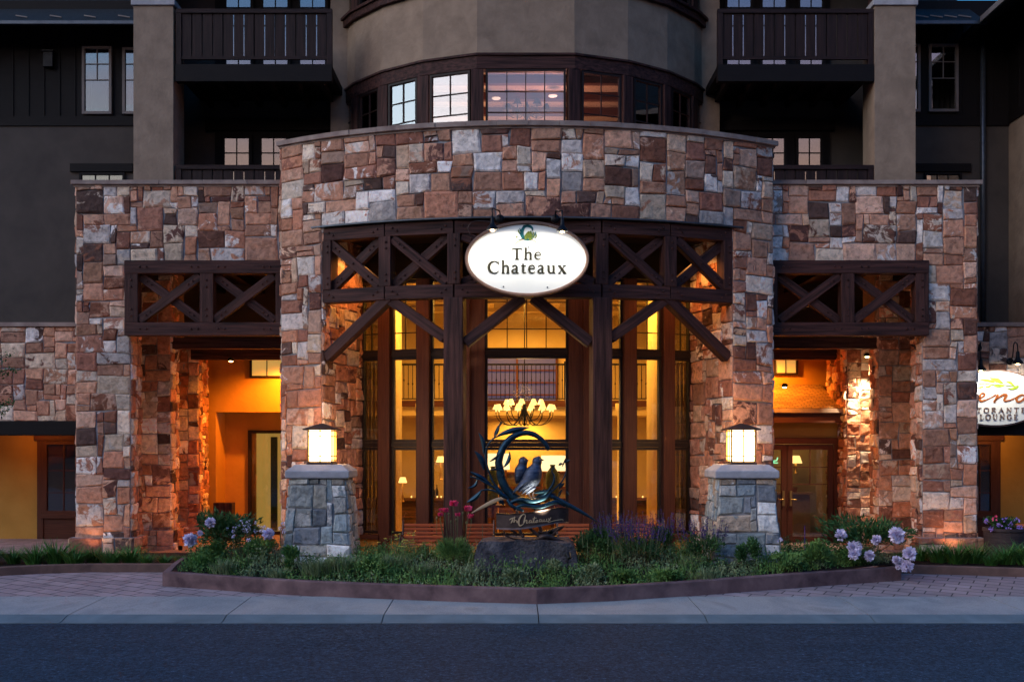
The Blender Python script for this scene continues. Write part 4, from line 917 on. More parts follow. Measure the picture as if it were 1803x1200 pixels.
m = MB(); estroke(m, [(635, 542, 4), (675, 512, 6), (735, 484, 4)]); estroke(m, [(812, 484, 4), (860, 515, 6), (895, 540, 3)]); m.build('emblem_tails', M['tan'], S)
m = MB()
for x, y in ((519, 987), (983, 993), (786, 572)):
    p = ez(x, y); m.lathe([(.016, 0), (.016, .01), (.004, .016)], (p[0], SYY - .001, p[1]), 10, (0, -1, 0))
m.build('bolt', M['steel'], S)

def gooseneck(px, tipx, d, ys, yb, label, energy, tgt, big=1.0, arch=True, mat='metal'):
    """barn lamp: shade at (px, ys), mounting rose at (tipx, yb)"""
    p = at(px, ys, d - .12); b = at(tipx, yb, d + .45)
    G = empty('gooseneck_lamp', (b.x, b.y, b.z), label, 'lamp'); k = big
    m = MB(); m.lathe([(.118 * k, 0), (.122 * k, .012), (.105 * k, .04 * k), (.055 * k, .10 * k), (.042 * k, .13 * k), (.036 * k, .24 * k), (.02, .27 * k)], p, 20)
    sh = m.build('shade', M[mat], G, smooth=True); sh.data.polygons[-1].use_smooth = False
    top = p + Vector((0, 0, .25 * k)); zt = top.z + .20 * k
    pa = [b, b + Vector((0, -.12, .12)), (b + top) / 2 + Vector((0, .08, 0)) * 0 + Vector((0, 0, zt - (b.z + top.z) / 2)), Vector((top.x, top.y + .04, zt - .03)), top + Vector((0, 0, .05)), top]
    m = MB(); m.tube(crom([tuple(q) for q in pa], 5), .014, 8); m.build('arm', M[mat], G, smooth=True)
    m = MB(); m.lathe([(.09, 0), (.09, .02), (.06, .04), (.02, .05)], b + Vector((0, .03, 0)), 16, (0, -1, 0)); m.build('rose', M[mat], G, smooth=False)
    m = MB(); m.lathe([(.03, -.03), (.045, -.015), (.03, -.002)], p, 10); m.build('bulb', M['bulb'], G)
    lamp('sign lamp', p + Vector((0, -.08, -.05)), energy, (1, .93, .80), .06, 'SPOT', tgt, 150, .5)
gooseneck(867, 880, 21.7, 404, 385, 'black barn lamp on a curved arm over the left half of the white oval sign', 62, (SX - .35, SYY, SZ - .5))
gooseneck(990, 978, 21.7, 407, 385, 'black barn lamp on a curved arm over the right half of the white oval sign', 62, (SX + .35, SYY, SZ - .5))
m = MB(); m.tube(crom([tuple(at(x, y, 22.3)) for x, y in ((868, 391), (845, 389), (830, 392), (824, 402), (828, 413))], 5), .009, 6)
m.build('cable', M['bronzebr'], smooth=True, label='thin bent cable curling from the truss down behind the left shoulder of the oval sign', cat='cable')

# restaurant sign, half hidden by the right wing
d2 = 26.9; X2, Z2_, Y2 = Xp(1752, d2), Zp(700.5, d2), d2 - 24; k2 = d2 / F
S2 = empty('wall_sign', (X2, Y2, Z2_ - .7), 'cream oval restaurant sign with orange script and leafy sprig, on the far right wall', 'sign')
m = MB(); oval(m, 85 * k2, 47.5 * k2, Y2, Y2 + .08, X2, Z2_, 60); m.build('board', M['signw'], S2)
m = MB(); oval(m, 88 * k2, 50.5 * k2, Y2 + .02, Y2 + .12, X2, Z2_, 60); m.build('rim', M['signrim'], S2)
fn2 = lambda x, y, h: (x, Y2 - .001 - h, y)
m = MB(); text(m, 'RISTORANTE', Xp(1688, d2), Xp(1805, d2), Zp(725.8, d2), 8.6 * k2, fn2, .34, 1.15, .02); text(m, 'LOUNGE', Xp(1725, d2), Xp(1792, d2), Zp(738.3, d2), 9.4 * k2, fn2, .26, 1.15, .02); m.build('lettering', M['signrim'], S2)
def s2(m, pts, th=.02): ribbon(m, [(Xp(1640 + x / 6, d2), Zp(560 + y / 6, d2), w_ / 6 * k2) for x, y, w_ in pts], fn2, th)
m = MB(); s2(m, [(455, 800, 8), (430, 770, 20), (370, 790, 24), (340, 840, 28), (370, 885, 22), (430, 870, 12), (500, 840, 8)])
s2(m, [(440, 860, 8), (520, 838, 10), (560, 812, 16), (550, 790, 14), (520, 800, 16), (505, 840, 24), (520, 872, 22), (570, 862, 12), (630, 835, 8), (680, 805, 14)])
s2(m, [(700, 800, 14), (690, 835, 24), (660, 886, 24)]); s2(m, [(660, 885, 8), (700, 845, 10), (760, 805, 22), (790, 815, 26), (770, 850, 22), (775, 872, 18), (830, 862, 12), (900, 830, 8)])
s2(m, [(990, 822, 10), (950, 808, 16), (900, 840, 24), (905, 880, 22), (950, 870, 16), (990, 830, 18), (985, 870, 20), (1020, 876, 14), (1070, 850, 8)]); m.build('script', M['rust'], S2)
m = MB()
for q in ([(498, 655, 4), (560, 652, 24), (640, 668, 22), (660, 682, 4)], [(605, 625, 4), (670, 655, 26), (740, 690, 6)], [(640, 630, 4), (700, 645, 22), (758, 690, 6)], [(785, 665, 4), (830, 680, 26), (880, 720, 4)], [(800, 740, 4), (850, 745, 20), (905, 722, 26), (905, 712, 4)], [(570, 722, 4), (605, 722, 20), (640, 700, 4)], [(660, 712, 4), (710, 718, 20), (765, 715, 4)], [(500, 690, 6), (700, 700, 7), (860, 715, 5)], [(490, 730, 4), (520, 728, 16), (556, 714, 4)]): s2(m, q)
m.build('sprig', M['leafy'], S2)
gooseneck(1727, 1723, 26.6, 652, 612, 'black barn lamp nearer the stone wing, above the orange script sign', 60, (X2 - .2, Y2, Z2_ - .3), 1.1)
gooseneck(1792, 1779, 26.5, 640, 636, 'black barn lamp on a tall hooked arm above the orange script sign', 60, (X2 + .4, Y2, Z2_ - .3), 1.15)

# ------------------------------------------------------------------ lamp pillars
def taperface(cx, y0, w0, w1, z0, z1, dep0, dep1, face):
    def f(u, v, h):
        t = (v - z0) / (z1 - z0); wv = w0 + (w1 - w0) * t; dv_ = dep0 + (dep1 - dep0) * t; yc_ = y0 + dep0 / 2
        if face == 'F': return (cx + (u - .5) * wv, yc_ - dv_ / 2 - h, v)
        if face == 'R': return (cx + wv / 2 + h, yc_ + (u - .5) * dv_, v)
        return (cx - wv / 2 - h, yc_ + (.5 - u) * dv_, v)
    return f
def scaled(fn, W): return lambda u, v, h: fn(u / W, v, h)
for s, (pc, lb, ll) in ((-1, (557, 'battered blue grey stone pillar with a thick pale cap, left of the entrance', 'lit square lantern with a low hipped roof on the left stone pillar')), (1, (1317, 'battered blue grey stone pillar with a thick pale cap, right of the entrance', 'lit square lantern with a low hipped roof on the right stone pillar'))):
    dp = 21.2; cx = Xp(pc, dp); y0 = dp - 24; z0, z1 = -.1, Zp(842, dp + .1)
    Pl = empty('stone_pillar', (cx, y0 + .6, z0), lb, 'pillar')
    m = MB(); m.m = 1; w0, w1 = 1.34, 1.04
    V = [(cx + i * w_ / 2, y0 + .65 + j * dd / 2, z) for z, w_, dd in ((z0, w0, 1.3), (z1, w1, 1.0)) for i, j in ((-1, -1), (1, -1), (1, 1), (-1, 1))]
    m.add(V, [(0, 1, 5, 4), (1, 2, 6, 5), (2, 3, 7, 6), (3, 0, 4, 7)]); m.m = 0
    for f_ in 'FRL': stones(m, 0, 1.2, z0, z1, scaled(taperface(cx, y0, w0, w1, z0, z1, 1.3, 1.0, f_), 1.2), seed=(91 if s < 0 else 104) + ord(f_), un=.135, relief=.03, rough=.022, rag=.02, n0=.06)
    m.build('shaft', [M['slate'], M['mortar']], Pl)
    m = MB(); hw, hd = .625, .60; yc_ = y0 + .65; zb_, zc_, zt_ = z1 + .0, z1 + .145, z1 + .27
    V = [(cx + i * a, yc_ + j * b, z) for z, a, b in ((zb_, hw - .02, hd - .02), (zb_ + .02, hw, hd), (zc_, hw, hd), (zt_, hw - .16, hd - .16)) for i, j in ((-1, -1), (1, -1), (1, 1), (-1, 1))]
    m.add(V, [(3, 2, 1, 0), (12, 13, 14, 15)] + [(4 * k + i, 4 * k + (i + 1) % 4, 4 * k + 4 + (i + 1) % 4, 4 * k + 4 + i) for k in range(3) for i in range(4)]); m.build('cap', M['capgrey'], Pl, bev=.018)
    # lantern
    lz = zt_; hl = .235; La = empty('lantern', (cx, yc_, lz), ll, 'lantern'); z_a, z_b = lz + .06, Zp(757, dp + .6)
    m = MB(); m.box(cx - hl - .03, cx + hl + .03, yc_ - hl - .03, yc_ + hl + .03, lz + .002, lz + .035); m.box(cx - hl, cx + hl, yc_ - hl, yc_ + hl, lz + .035, z_a); m.build('base', M['bronzebr'], La, bev=.006)
    m = MB(); e = .335; zr_ = z_b
    V = [(cx + i * a, yc_ + j * a, z) for z, a in ((zr_, e - .01), (zr_ + .022, e), (zr_ + .10, .13), (zr_ + .135, .03)) for i, j in ((-1, -1), (1, -1), (1, 1), (-1, 1))]
    m.add(V, [(3, 2, 1, 0), (12, 13, 14, 15)] + [(4 * k + i, 4 * k + (i + 1) % 4, 4 * k + 4 + (i + 1) % 4, 4 * k + 4 + i) for k in range(3) for i in range(4)]); m.build('roof', M['bronzebr'], La)
    m = MB(); r = .014; gold = M['brass']
    for i in (-1, 1):
        for j in (-1, 1): m.box(cx + i * hl - r, cx + i * hl + r, yc_ + j * hl - r, yc_ + j * hl + r, z_a, z_b)
    hgt = z_b - z_a
    for j in (-1, 1):
        m.box(cx - r * .7, cx + r * .7, yc_ + j * hl - r, yc_ + j * hl + r, z_a, z_b); m.box(cx + j * hl - r, cx + j * hl + r, yc_ - r * .7, yc_ + r * .7, z_a, z_b)
        for q in (.17, .80, .03, .97):
            z = z_a + hgt * q; m.box(cx - hl, cx + hl, yc_ + j * hl - r * .9, yc_ + j * hl + r * .9, z - r * .6, z + r * .6); m.box(cx + j * hl - r * .9, cx + j * hl + r * .9, yc_ - hl, yc_ + hl, z - r * .6, z + r * .6)
    m.build('frame', gold, La)
    for i, (dx, dy) in enumerate(((0, -1), (1, 0), (0, 1), (-1, 0))):
        m = MB(); q = hl - .02
        if dx == 0: m.box(cx - q, cx + q, yc_ + dy * q - .002, yc_ + dy * q + .002, z_a + .002, z_b - .002)
        else: m.box(cx + dx * q - .002, cx + dx * q + .002, yc_ - q + .004, yc_ + q - .004, z_a + .002, z_b - .002)
        m.build('pane', M['lant'], La)
    lamp('lantern light', (cx + s * .0, yc_ + .42, (z_a + z_b) / 2), 62, (1, .58, .24), .12)

# ------------------------------------------------------------------ boulder and bronze
db = 20.7; m = MB(); x0, x1 = Xp(836, db), Xp(1016, db); zt_, zb_ = Zp(950, db), -.12; nx, ny, nz_ = 26, 12, 9
def rockpt(a, b, c):
    x = x0 + (x1 - x0) * a; y = db - 24 + .95 * b; z = zb_ + (zt_ - zb_) * c
    q = Vector((x * 1.6, y * 1.6, z * 1.6)); e = .07
    ch = .10 * max(0, c - .7) * 3
    x += (-.06 + ch * .5) * (1 - 2 * a) * abs(1 - 2 * a) ** 5 * -1 * 0
    rr_ = 1 - .16 * max(0, c - .6) / .4 * abs(2 * a - 1) ** 3 * .35; x = (x - (x0 + x1) / 2) * rr_ + (x0 + x1) / 2; z -= .03 * abs(2 * a - 1) ** 4 * c + .05 * (1 - b) * c * (nz(a * 5, 2, 2) + .6); y += .10 * c * (nz(a * 4, 5, 1) + .4) * (1 - b)
    return Vector((x + e * noise.noise(q) + (.05 if a < .5 else -.05) * (c > .9), y + e * 1.3 * noise.noise(q + Vector((9, 0, 0))), z + .05 * noise.noise(q * .8 + Vector((0, 7, 0))) + .02 * noise.noise(q * 3)))
for fn_, A_, B_ in ((lambda a, c: rockpt(a, 0, c), nx, nz_), (lambda a, b: rockpt(a, b, 1), nx, ny), (lambda b, c: rockpt(0, 1 - b, c), ny, nz_), (lambda b, c: rockpt(1, b, c), ny, nz_), (lambda a, c: rockpt(1 - a, 1, c), nx, nz_)):
    V = [fn_(i / A_, j / B_) for j in range(B_ + 1) for i in range(A_ + 1)]
    m.add(V, [(j * (A_ + 1) + i, j * (A_ + 1) + i + 1, (j + 1) * (A_ + 1) + i + 1, (j + 1) * (A_ + 1) + i) for j in range(B_) for i in range(A_)])
m.build('boulder', M['rock'], label='flat topped dark boulder in the flower bed carrying the bronze sculpture', cat='boulder')

ds = 21.0; YS = ds - 24; KS = ds / F / 3.53
def sp(x, y, dy=0.0): return Vector((Xp(780 + x / 3.53, ds), YS + dy, Zp(680 + y / 3.53, ds)))
SC = empty('bronze_sculpture', tuple(sp(560, 945)), 'tall bronze leafy ring with two perched birds above a lettered ribbon, on the boulder', 'sculpture')
def tubep(name, pts, mat, par=None, n=10, flat=1.0, k=5, **kw):
    P = crom(pts, k); m = MB(); m.tube([sp(a, b, c) for a, b, c, r in P], [max(.004, r * KS) for a, b, c, r in P], n, flat); return m.build(name, M[mat], par or SC, smooth=True, **kw)
# open ring: a tapering C, flattened
cxr, cyr, rx, ry = 513, 500, 168, 212; pts = []
for i in range(25):
    a = rad(-30 - i * (285 / 24)); r = 25 + 13 * math.sin(min(1, i / 24) * math.pi) - (10 if i < 1 else 0)
    t = i / 24; r = 18 + 22 * min(1, t * 1.7) if t < .75 else 40 - 60 * (t - .75)
    pts.append((cxr + rx * math.cos(a) + (8 if t > .5 else 0), cyr + ry * math.sin(a), 0.02, r * .66))
tubep('ring', pts, 'bronze', n=14, k=3)
def leaf3(m, base, tip, w_, bend=0.0, dy=.05):
    b, t = Vector(base), Vector(tip); d_ = t - b; nrm = Vector((-d_.y, d_.x)) .normalized(); k = 9; V = []
    for i in range(k + 1):
        u = i / k; c = b + d_ * u + nrm * bend * math.sin(math.pi * u); ww = w_ * math.sin(math.pi * min(1, u * .93 + .05)) ** .8
        ridge = -.02 * math.sin(math.pi * u)
        V += [sp(c.x + nrm.x * ww, c.y + nrm.y * ww, dy), sp(c.x, c.y, dy + ridge - .012), sp(c.x - nrm.x * ww, c.y - nrm.y * ww, dy), sp(c.x, c.y, dy + .02)]
    m.add(V, [(4 * i + j, 4 * i + (j + 1) % 4, 4 * i + 4 + (j + 1) % 4, 4 * i + 4 + j) for i in range(k) for j in range(4)])
stems = [[(370, 660, .0, 7), (310, 590, .03, 7), (268, 470, .05, 6), (268, 390, .05, 5), (310, 325, .04, 5), (370, 300, .02, 4)], [(360, 650, -.02, 7), (270, 600, -.03, 6), (210, 570, -.03, 5), (170, 560, -.02, 4)], [(350, 660, -.05, 8), (290, 640, -.06, 6), (235, 645, -.05, 5)],
         [(320, 325, .04, 4), (322, 290, .03, 4), (345, 240, .02, 3)], [(310, 515, -.05, 4), (360, 518, -.06, 6), (378, 540, -.06, 4), (362, 560, -.05, 2)], [(285, 522, -.05, 2), (320, 512, -.05, 4), (400, 485, -.06, 3), (412, 405, -.06, 2)],
         [(640, 680, .04, 7), (690, 640, .05, 6), (740, 590, .05, 5), (765, 530, .05, 4), (760, 455, .05, 3)], [(600, 690, -.05, 9), (650, 650, -.06, 9), (685, 600, -.06, 8), (690, 555, -.05, 6), (675, 525, -.05, 4), (695, 500, -.05, 3)]]
for s_ in stems: tubep('stem', s_, 'bronze', n=8)
for (b, t, w_, bd, dy) in [((252, 420), (220, 285), 13, 14, .05), ((255, 520), (195, 400), 16, 14, .05), ((215, 570), (150, 630), 10, -22, -.03), ((300, 612), (165, 528), 13, 6, -.02), ((240, 645), (148, 720), 15, -10, -.05), ((345, 250), (365, 215), 7, 3, .02), ((322, 310), (350, 240), 9, 4, .02), ((340, 305), (535, 255), 17, -8, .0), ((380, 500), (415, 405), 12, 12, -.06), ((290, 466), (350, 420), 7, 4, -.04),
                              ((330, 640), (415, 700), 14, 4, -.08), ((760, 470), (790, 455), 9, 2, .05), ((745, 478), (718, 490), 8, 2, .05), ((755, 600), (720, 640), 10, 4, .05), ((740, 640), (720, 690), 8, 3, .05), ((768, 650), (785, 675), 7, 2, .05), ((560, 660), (680, 640), 10, 3, -.06), ((610, 700), (700, 665), 10, -6, -.08), ((380, 735), (330, 690), 14, 6, -.06), ((740, 500), (765, 440), 5, 2, .05)]:
    m = MB(); leaf3(m, b, t, w_, bd, dy); m.build('leaf', M['bronze'], SC)
# long tail plumes crossing low
tubep('tail_plume', [(600, 690, -.07, 8), (670, 680, -.09, 12), (780, 735, -.10, 14), (880, 790, -.10, 10), (955, 838, -.10, 2)], 'bronze', flat=.5)
tubep('tail_plume', [(400, 690, -.06, 8), (330, 705, -.08, 13), (250, 745, -.08, 11), (178, 785, -.08, 3)], 'tan', flat=.4)
for q in ([(420, 720, -.1, 12), (480, 700, -.12, 16), (560, 715, -.12, 16), (640, 690, -.1, 12), (680, 640, -.08, 4)], [(440, 760, -.1, 10), (500, 735, -.13, 12), (600, 745, -.13, 14), (700, 715, -.1, 14), (760, 745, -.06, 6)], [(400, 700, -.1, 10), (430, 740, -.13, 12), (500, 770, -.12, 8)]): tubep('branch', q, 'bronze')
def bird(pts, beak, label, eye):
    P = crom(pts, 6); m = MB(); m.tube([sp(a, b, c) for a, b, c, r in P], [max(.003, r * KS) for a, b, c, r in P], 18, 1.0)
    b = m.build('bird', M['bronzebird'], SC, smooth=True, label=label)
    m = MB(); m.lathe([(11 * KS, 0), (5 * KS, 12 * KS), (.001, 24 * KS)], sp(*beak), 8, (1, -.15, -.12)); m.build('beak', M['bronzebr'], b, smooth=True)
    m = MB(); m.lathe([(.001, -.01), (.010, -.004), (.010, .004), (.001, .010)], sp(*eye), 8, (0, -1, 0)); m.build('eye', M['brass'], b)
    return b
b1 = bird([(432, 668, -.08, 2), (455, 640, -.10, 12), (500, 615, -.13, 36), (545, 575, -.14, 55), (568, 525, -.13, 50), (580, 488, -.12, 30), (585, 462, -.12, 31), (592, 446, -.12, 22), (596, 432, -.12, 6)], (606, 455, -.12), 'larger bird in front with its pale wing to the viewer, facing right', (602, 450, -.215))
b2 = bird([(455, 605, .02, 2), (462, 590, .0, 16), (476, 560, -.02, 34), (486, 520, -.02, 40), (494, 485, -.02, 28), (498, 462, -.02, 29), (500, 446, -.02, 22), (502, 436, -.02, 5)], (514, 458, -.02), 'smaller bird behind at the left, facing right', (508, 455, -.115))
m = MB()
for q, (a, b) in enumerate((((560, 560), (450, 648)), ((568, 580), (470, 655)), ((572, 600), (490, 664)), ((575, 622), (512, 668)))): leaf3(m, a, b, 13, 5, -.27 + .012 * q)
w_ = m.build('wing', M['bronzebird'], b1)
for q in ([(530, 655, -.14, 8), (538, 680, -.15, 5), (552, 697, -.16, 5)], [(560, 650, -.14, 8), (556, 678, -.15, 5), (574, 694, -.16, 5)]): tubep('foot', q, 'bronzebr', b1)
# ribbon banner
m = MB(); k = 30; V = []
for i in range(k + 1):
    u = i / k; x = 332 + (778 - 332) * u; top = 780 - 42 * u + 26 * math.sin(u * math.pi) * (1 - u) + 14 * max(0, u - .85) / .15; hgt = 100 - 6 * u; dy = -.22 - .12 * math.sin(u * math.pi) + .10 * (max(0, u - .85) / .15) ** 2
    for v, o in ((0, -.012), (.10, 0), (.90, 0), (1, -.012)): V.append(sp(x, top + hgt * v, dy + o))
    for v in (1, 0): V.append(sp(x, top + hgt * v, dy + .02))
m.add(V, [(6 * i + j, 6 * i + (j + 1) % 6, 6 * i + 6 + (j + 1) % 6, 6 * i + 6 + j) for i in range(k) for j in range(6)]); ban = m.build('ribbon', M['bronzebr'], SC, smooth=False)
def bsp(x, y, h):
    u = (x - 332) / 446; return sp(x, y, -.238 - .12 * math.sin(u * math.pi) + .10 * (max(0, u - .85) / .15) ** 2 - h)
m = MB()
for q in ([(412, 822, 3), (428, 812, 6), (450, 806, 3)], [(434, 808, 3), (430, 828, 7), (422, 842, 3)], [(446, 800, 3), (442, 822, 5), (440, 838, 3), (448, 824, 3), (455, 824, 4), (456, 836, 3)], [(458, 832, 2), (466, 826, 4), (460, 838, 3), (470, 838, 2)],
          [(512, 792, 4), (500, 786, 4), (482, 800, 7), (470, 828, 9), (476, 856, 6), (500, 846, 3)], [(512, 795, 3), (505, 820, 7), (500, 842, 4), (512, 824, 3), (520, 824, 5), (518, 840, 4), (530, 836, 2)],
          [(546, 824, 3), (536, 826, 4), (534, 838, 4), (546, 834, 3), (550, 824, 3), (550, 838, 4), (560, 834, 2)], [(568, 800, 3), (562, 822, 6), (562, 838, 4), (572, 834, 2)], [(554, 814, 3), (580, 808, 3)], [(576, 834, 2), (586, 826, 4), (578, 822, 3), (574, 836, 4), (590, 834, 2)],
          [(608, 818, 3), (598, 820, 4), (596, 832, 4), (608, 828, 3), (612, 818, 3), (612, 832, 4), (622, 828, 2)], [(626, 816, 4), (624, 830, 4), (636, 828, 3), (642, 814, 3), (640, 830, 4), (650, 826, 2)], [(652, 812, 4), (662, 826, 4)], [(668, 806, 3), (658, 820, 4), (650, 836, 3), (690, 826, 3), (738, 820, 4), (742, 830, 2)]): ribbon(m, [(x, y, w_ * 1.25) for x, y, w_ in q], bsp, .012)
m.build('script', M['tan'], ban)
for q in ([(352, 880, -.1, 7), (370, 850, -.05, 7), (470, 862, .05, 6)], [(375, 890, -.12, 5), (395, 925, -.1, 6), (470, 948, -.08, 6), (570, 948, -.08, 6), (660, 925, -.1, 6), (715, 885, -.12, 5)], [(420, 890, -.1, 6), (450, 905, -.1, 8), (455, 925, -.1, 6)], [(535, 872, -.1, 8), (570, 905, -.1, 12), (600, 925, -.1, 12), (640, 945, -.1, 14)], [(590, 900, -.08, 7), (650, 905, -.05, 16), (720, 880, -.05, 14), (755, 865, -.05, 4)], [(600, 940, -.1, 20), (640, 925, -.1, 22), (700, 945, -.08, 14), (750, 958, -.08, 4)], [(500, 935, -.05, 8), (480, 900, -.0, 10), (470, 860, .05, 10), (460, 760, .05, 10)], [(620, 930, .02, 12), (600, 860, .04, 12), (570, 740, .04, 12)]): tubep('scroll', q, 'bronzebr', n=8)
# ground spotlight in front of the bronze
c = Vector((Xp(1000, 19.7), -4.3, .44)); U = empty('ground_spotlight', (c.x, c.y, c.z - .3), 'small black spotlight in the bed aimed up at the bronze birds', 'spotlight')
m = MB(); m.lathe([(.04, -.08), (.05, 0), (.055, .03)], c, 12, (-.3, .6, .75)); m.build('housing', M['metal'], U); m = MB(); m.tube([c - Vector((0, 0, .35)), c - Vector((0, 0, .05))], .01, 6); m.build('stake', M['metal'], U)
lamp('sculpture spot', c + Vector((-.01, .02, .06)), 900, (1, .90, .68), .03, 'SPOT', tuple(sp(545, 610)), 19, .9)
c = sp(668, 900, -.10); m = MB(); m.lathe([(.03, -.04), (.035, .02), (.038, .03)], c, 10, (-.5, -.2, .8)); m.build('rock_spotlight', M['metal'], label='tiny spotlight on the boulder, tucked behind the right end of the bronze ribbon', cat='spotlight')
lamp('sculpture spot', c + Vector((-.03, -.01, .05)), 34, (1, .90, .66), .02, 'SPOT', tuple(sp(500, 560, -.1)), 100, .8)

# ------------------------------------------------------------------ benches
def bench(cx, y, wd, label):
    z0 = ZF; B = empty('park_bench', (cx, y, z0), label, 'bench', 'slatted benches outside the bay window')
    for q in range(5):
        m = MB(); z = z0 + .50 + q * .082; m.beam((cx - wd / 2, y + .30 + q * .03, z), (cx + wd / 2, y + .30 + q * .03, z), .022, .058, (0, 1, .0)); m.build('back_slat', M['bench'], B, bev=.006)
    for q in range(5):
        m = MB(); m.beam((cx - wd / 2, y - .20 + q * .095, z0 + .44), (cx + wd / 2, y - .20 + q * .095, z0 + .44), .07, .025, (0, 1, 0)); m.build('seat_slat', M['bench'], B, bev=.006)
    for s in (-1, 1):
        x = cx + s * (wd / 2 - .02)
        m = MB(); m.tube(crom([(x, y - .24, z0), (x, y - .20, z0 + .2), (x, y - .24, z0 + .42), (x, y - .25, z0 + .60), (x, y - .16, z0 + .66), (x, y + .1, z0 + .63), (x, y + .28, z0 + .60)], 5), .02, 8)
        m.tube(crom([(x, y + .30, z0), (x, y + .24, z0 + .25), (x, y + .28, z0 + .45), (x, y + .42, z0 + .86), (x, y + .48, z0 + .93)], 5), .022, 8); m.tube([(x, y - .22, z0 + .41), (x, y + .27, z0 + .41)], .018, 8); m.build('end_frame', M['bronzebr'], B, smooth=True)
bench(Xp(788, 23.2), -1.0 + .15, 2.0, 'red slatted bench left of the bronze, its curled end frame in view')
bench(Xp(1078, 23.2), -1.0 + .15, 2.35, 'red slatted bench right of the bronze, mostly hidden behind the purple salvia')

# ------------------------------------------------------------------ chandeliers
def chandelier(c, R1, n1, n2, label, shade, dark=False, top=6.6, sk=1.0):
    c = Vector(c); Ch = empty('chandelier', tuple(c), label, 'chandelier')
    m = MB(); m.tube([c + Vector((0, 0, -.35 * sk)), c + Vector((0, 0, .3)), (c.x, c.y, top)], .014, 6); m.lathe([(.01, -.4), (.05, -.36), (.02, -.3), (.06, -.1), (.03, 0), (.05, .15), (.012, .3)], c, 10); m.build('stem', M['metal'], Ch, smooth=True)
    for rr_, n, dz in ((R1, n1, 0), (R1 * .62, n2, .13)):
        for i in range(n):
            a = 2 * math.pi * (i + .5 * (dz > 0)) / n; e = Vector((math.cos(a), math.sin(a), 0)); z = Vector((0, 0, 1))
            m = MB(); m.tube(crom([tuple(c + e * (rr_ * u) + z * (v * sk + dz)) for u, v in ((0, .1), (.12, -.12), (.4, -.36), (.75, -.34), (.97, -.18), (1, -.02))], 4), .010, 5); m.build('arm', M['metal'], Ch, smooth=True)
            p = c + e * rr_ + z * (dz + .0); m = MB(); q = .9 if not dark else 1.25; m.lathe([(.105 * q, .02), (.045 * q, .16 * q)], p, 12); m.lathe([(.02, -.04), (.02, .02)], p, 8); m.build('lamp_shade', shade, Ch, smooth=False)
cc_ = at(923.5, 722, 27.6)
chandelier(cc_, .72, 14, 9, 'many armed lobby chandelier with glowing cream shades, seen through the middle bay window', M['shadeem'], top=6.7)
lamp('chandelier light', cc_ + Vector((0, 0, .45)), 60, (1, .62, .26), .25)
ct = at(928, 196, 29.5)
chandelier(ct + Vector((0, 0, .0)), .52, 6, 0, 'unlit iron chandelier with dark shades, seen through the middle turret window', M['metal'], True, 11.7, .5)
# furnishings of the lobby
def table_lamp(p, label, h=.5, k=1.0, mat='shadeem'):
    p = Vector(p); T = empty('table_lamp', tuple(p), label, 'lamp'); m = MB(); m.lathe([(.07 * k, 0), (.06 * k, .02), (.02 * k, .05), (.05 * k, .15 * k), (.015 * k, .25 * k), (.012, h)], p, 12); m.build('base', M['brass'], T, smooth=True)
    m = MB(); m.lathe([(.15 * k, h - .02), (.09 * k, h + .16 * k)], p, 16); m.build('lamp_shade', M[mat], T)
for (x, y, dd, lb, k) in ((709, 848, 27.5, 'small lit table lamp behind the second glazed bay left of the tall columns', .75), (776, 812, 30, 'lit wall lamp with a flared shade seen just left of the left tall column', .9)):
    p = at(x, y, dd); p.z -= .5; table_lamp(p, lb, .5, k)
for x, y, wd, hh, lb in ((877, 812, .62, .42, 'large white drum shade seen low in the middle window, on its left side'), (975, 815, .70, .40, 'large white drum shade seen low in the middle window, on its right side')):
    p = at(x, y, 28.5); T = empty('floor_lamp', (p.x, p.y, ZF), lb, 'lamp'); m = MB(); m.lathe([(wd / 2, -hh / 2), (wd / 2 * .94, hh / 2)], p, 24); m.build('lamp_shade', M['lampw'], T, smooth=False)
    m = MB(); m.tube([(p.x, p.y, ZF), (p.x, p.y, p.z - hh / 2)], .02, 8); m.lathe([(.18, 0), (.17, .03), (.02, .05)], (p.x, p.y, ZF), 16); m.build('stand', M['brass'], T, smooth=True)
for x, y, sc2, lb in ((973, 845, 1.0, 'tall olive glass vase in the middle window, right of the bronze birds'), (868, 848, .8, 'olive glass vase in the middle window, left of the bronze ring')):
    p = at(x, y, 26.5); m = MB(); m.lathe([(.08 * sc2, -.55), (.16 * sc2, -.45), (.17 * sc2, .15), (.10 * sc2, .25), (.05, .32), (.07, .38)], p, 16); m.build('vase', M['olive'], smooth=True, label=lb, cat='vase')
    m = MB(); m.box(p.x - .3, p.x + .3, p.y - .2, p.y + .3, p.z - .61, p.z - .552); m.box(p.x - .04, p.x + .04, p.y, p.y + .08, ZF, p.z - .612); m.build('side_table', M['woodred'], label='small dark table under the ' + ('right' if x > 900 else 'left') + ' olive vase behind the middle window', cat='table')
rb_ = random.Random(4)
for q in range(16):
    x = 840 + rb_.random() * 170; lv = rb_.choice([.75, 1.2, 1.65]); xx = Xp(x, 33.4); m = MB(); hh = rb_.uniform(.2, .34); m.lathe([(.04, 0), (.04, hh * .6), (.015, hh * .75), (.015, hh)], (xx, 9.33, lv), 8)
    m.build('bottle', M[rb_.choice(['olive', 'teal', 'brass', 'metal'])], smooth=True, label='bottle on the dim bar shelves behind the sculpture', cat='bottle', group='bottles on the bar shelves')
for x in (762, 768): 
    p = at(x, 862, 31.2); m = MB(); m.lathe([(.045, 0), (.045, .2), (.016, .28), (.016, .38)], (p.x, 7.5, .945), 8); m.build('bottle', M['metal'], smooth=True, label='dark bottle on the counter just left of the left tall column', cat='bottle', group='bottles on the counter')
rl = random.Random(9)
